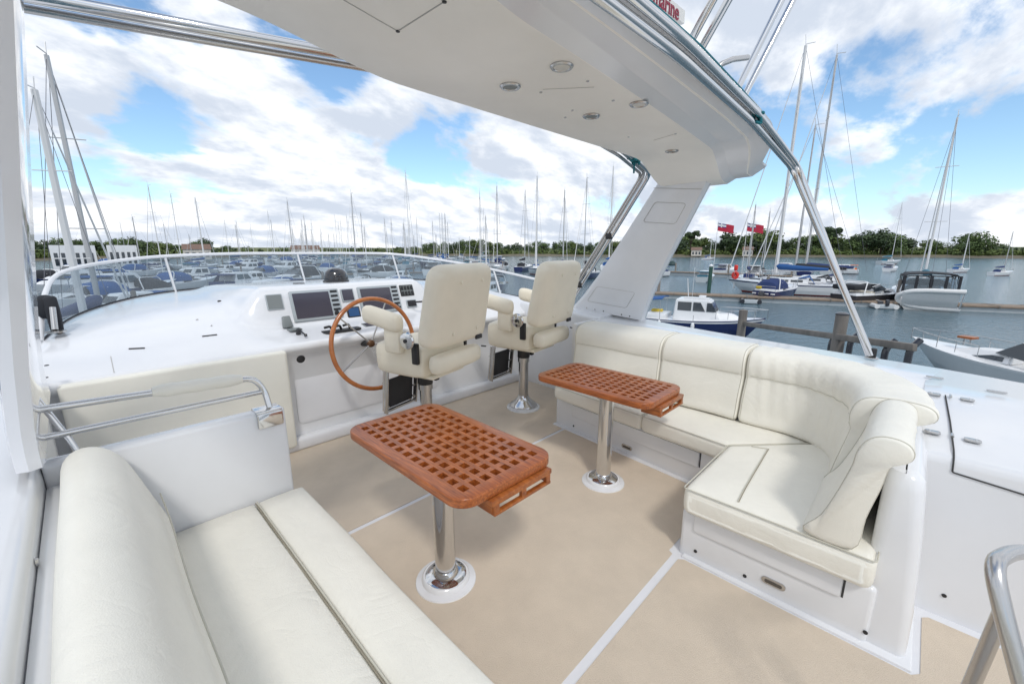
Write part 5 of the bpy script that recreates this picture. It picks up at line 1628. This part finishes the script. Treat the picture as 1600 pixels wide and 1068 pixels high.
# ================================================================== FAR SHORES
def shore_range(az):      # az in picture columns; distance to the far bank
    return interp(az, [-100, 60, 350, 600, 700, 1000, 1250, 1450, 1700], [330, 320, 360, 420, 380, 330, 380, 430, 400])
m_ = MB(); secs = []
for k in range(0, 61):
    px_ = -150+k*32; r0 = shore_range(px_)
    row = []
    for dr, z in ((-6,-.3),(0,.5),(4,1.6),(20,2.4),(120,4.5),(500,9)):
        q = at_range(px_, 395, r0+dr); row.append((q.x, q.y, WATER+z+(noise.noise(Vector((px_*.02,dr*.01,0)))*.8 if dr > 0 else 0)))
    secs.append(row)
m_.loft([[q for q in s_[:3]] for s_ in secs], mudm, closed=False); m_.loft([[q for q in s_[2:]] for s_ in secs], grassm, closed=False)
m_.build('far_shore_ground', kind='structure')
def leaf_cloud(m_, blobs, n, size, m, seed, flat=.8):
    rn = random.Random(seed); vs = []; fs = []
    tot = sum(b[3]**2 for b in blobs)
    for (bx, by, bz_, br) in blobs:
        for _ in range(int(n*br*br/tot)):
            d = Vector((rn.gauss(0,1), rn.gauss(0,1), rn.gauss(0,1))).normalized(); rr = br*rn.uniform(.62,1.06)
            c = Vector((bx+d.x*rr, by+d.y*rr, bz_+d.z*rr*flat))
            nn = (d+Vector((rn.uniform(-.7,.7), rn.uniform(-.7,.7), rn.uniform(-.3,.9)))).normalized()
            x = nn.orthogonal().normalized(); y = nn.cross(x); a = rn.uniform(0, PI); x, y = x*math.cos(a)+y*math.sin(a), y*math.cos(a)-x*math.sin(a)
            s_ = size*rn.uniform(.6,1.3); o_ = len(vs)
            vs += [c+x*s_, c+y*s_*.8, c-x*s_, c-y*s_*.8]; fs.append((o_,o_+1,o_+2,o_+3))
    m_.add(vs, fs, m)
def tree_proto(name, leafm, h, w, seed, kind='broad'):
    rn = random.Random(seed); t = thing(name, '', 'tree')
    k = MB(); k.tube([(0,0,-.5),(.1,0,h*.3),(-.1,.1,h*.55),(0,0,h*.8)], .3, bark, seg=7, rr=[.38,.3,.2,.1])
    bl = []
    if kind == 'broad':
        for i in range(15):
            a = rn.uniform(0,2*PI); r_ = w*.5*math.sqrt(rn.random())*.75; z = h*rn.uniform(.2,.82)
            bl.append((r_*math.cos(a), r_*math.sin(a), z, w*rn.uniform(.15,.24)))
        bl.append((0,0,h*.82,w*.2))
    else:          # flat topped pine
        for i in range(12):
            a = rn.uniform(0,2*PI); r_ = w*.5*math.sqrt(rn.random())*.8; bl.append((r_*math.cos(a), r_*math.sin(a), h*rn.uniform(.68,.9), w*rn.uniform(.12,.18)))
    for b in bl[:7]: k.tube([(0,0,h*.4),(b[0]*.6,b[1]*.6,(h*.4+b[2])/2),(b[0],b[1],b[2])], .1, bark, seg=5, rr=[.14,.1,.05])
    k.build('trunk', t)
    c = MB(); leaf_cloud(c, bl, 1500, .42, leafm, seed); o = c.build('crown', t)
    return t
TP = [tree_proto('broadleaf_tree', leaf_a, 11, 11, 1), tree_proto('broadleaf_tree', leaf_b, 12, 12, 2), tree_proto('broadleaf_tree', leaf_c, 9, 10, 3),
      tree_proto('pine_tree', leaf_b, 13, 9, 4, 'pine'), tree_proto('broadleaf_tree', leaf_a, 10, 13, 5)]
tused = set()
def plant(k, px_, dr, ytop, label, group):
    if k not in tused: tused.add(k); o = TP[k]
    else: o = copy_tree(TP[k])
    o['label'] = label; o['group'] = group
    r_ = shore_range(px_)+dr; p = at_range(px_, 395, r_); zt = at_range(px_, ytop, r_).z
    h = (11,12,9,13,10)[k]*.93; g0 = WATER+1.5+dr*.02
    s_ = max(.4, (zt-g0)/h)
    o.location = (p.x, p.y, g0); o.rotation_euler = (0,0,rnd.uniform(0,6.28)); o.scale = (s_*rnd.uniform(.95,1.2), s_*rnd.uniform(.95,1.2), s_)
    return o
# tree line profile (picture row of the canopy top by column)
prof_x = [-100, 60, 130, 160, 200, 240, 290, 330, 350, 400, 430, 520, 600, 650, 690, 740, 780, 860, 930, 980, 1060, 1075, 1120, 1150, 1190, 1215, 1260, 1290, 1310, 1330, 1360, 1400, 1440, 1480, 1510, 1530, 1560, 1700]
prof_y = [374, 374, 372, 376, 371, 376, 382, 374, 383, 388, 385, 387, 386, 382, 377, 373, 378, 377, 376, 374, 368, 366, 376, 368, 362, 374, 366, 362, 372, 370, 362, 364, 374, 376, 366, 374, 380, 380]
single_marks = [(1190,2,0,'rounded green tree standing highest between the ensigns and the tall masts'),(1296,3,356,'dark pine standing above the far bank just right of the steel bow'),
                (1375,1,357,'broad dark tree forming the highest crown on the right bank'),(1352,1,360,'dark tree on the left shoulder of the highest crown on the right bank'),(1518,4,365,'lone rounded tree above the low bank near the right edge'),
                (320,1,372,'dark rounded tree clump behind the lone mast on the left'),(1078,3,362,'pine peeping out right of the arch leg'),(1136,1,360,'dark tree directly below the left ensign'),(210,1,370,'dark tree over the white sheds on the left')]
for px_, k, yt, lab in single_marks:
    plant(k, px_, 12, yt or 360, lab, 'trees standing out along the far bank')
tl = 'tree in the unbroken belt of woodland along the far bank'
x = -60.
while x < 1660:
    yt = interp(x, prof_x, prof_y)+rnd.uniform(0,4)
    if x > 1410 and rnd.random() < .3: x += 16; continue
    if 330 < x < 640 and rnd.random() < .45: x += 18; continue
    plant(rnd.choice((0,1,0,4,2,1)), x, rnd.uniform(8,45), yt, tl, 'woodland belt along the far bank'); x += rnd.uniform(11,17)
# undergrowth that reads as one mass
m_ = MB(); bl = []
for i in range(330):
    px_ = rnd.uniform(-80,1680); r_ = shore_range(px_)+rnd.uniform(5,14); p = at_range(px_, 395, r_); s_ = rnd.uniform(1.6,3.2); bl.append((p.x,p.y,WATER+1.8+s_*.5,s_*1.25))
leaf_cloud(m_, bl, 34000, .65, leaf_c, 77); leaf_cloud(m_, [(b[0]*1.02,b[1]*1.02,b[2]+1.2,b[3]*1.2) for b in bl], 22000, .7, leaf_b, 78)
o = m_.build('shore_undergrowth'); tag(o, 'mixed green undergrowth running along the foot of the far bank', 'undergrowth'); o['kind'] = 'stuff'
# waterside sheds and houses on the left, villas on the far bank
def shed(px0, px1, r_, ybase, ytop, label, wm=None, roof=True, doors=6):
    a = at_range(px0, 395, r_); b = at_range(px1, 395, r_); zb = WATER+.8; ztp = at_range((px0+px1)/2, ytop, r_).z
    d = b-a; d.z = 0; l = d.length; d.normalize(); n = Vector((_F.x,_F.y,0)).normalized(); n = (n-d*n.dot(d)).normalized()
    t = thing('waterside_building', label, 'building', ((a.x+b.x)/2,(a.y+b.y)/2,zb)); M = Matrix(((d.x,n.x,0),(d.y,n.y,0),(0,0,1)))
    c = (a+b)/2; h = ztp-zb; m_ = MB(); w = 8
    hw = h*(.65 if roof else 1)
    cc = Vector((c.x,c.y,0))+n*w/2
    m_.box((cc.x,cc.y,zb+hw/2),(l,w,hw), wm or whiteb, M=M); m_.build('wall', t)
    if roof:
        P = lambda u, v, z: Vector((cc.x,cc.y,0))+d*u*(l/2+.4)+n*v*(w/2+.4)+Vector((0,0,z))
        m_ = MB(); m_.add([P(-1,-1,zb+hw),P(1,-1,zb+hw),P(1,1,zb+hw),P(-1,1,zb+hw),P(-.96,0,ztp),P(.96,0,ztp)], [(0,1,5,4),(2,3,4,5),(1,2,5),(3,0,4),(3,2,1,0)], roofm); m_.build('roof', t)
    for i in range(doors):
        q = Vector((c.x,c.y,0))+d*(((i+.5)/doors-.5)*l*.94)-n*.03; m_ = MB(); m_.box((q.x,q.y,zb+hw*.5),(l/doors*.5,.08,hw*.45), wglass, M=M, r=.01); m_.build('window', t)
    return t
shed(78,150,120,392,383,'long low white shed behind the big masts on the left', whiteb, False, 6)
shed(168,215,130,392,383,'glass fronted white boathouse right of the long shed', whiteb, False, 5)
shed(286,330,250,392,381,'pale house with a brown roof under the dark tree clump', wallm, True, 4)
shed(455,500,330,392,383,'small waterside house behind the far masts', wallm, True, 3)
shed(1080,1096,345,400,386,'pale villa among the trees right of the arch leg', wallm, True, 3)
shed(1160,1176,350,400,385,'cream villa half hidden in the trees left of the tall masts', wallm, True, 3)
# protos that never got used would stand at the origin: place them in the marina
for lst, us in ((PR, used), (mprot, mused), (TP, tused)):
    for i, o in enumerate(lst):
        if i not in us:
            for c in list(o.children): bpy.data.objects.remove(c)
            bpy.data.objects.remove(o)
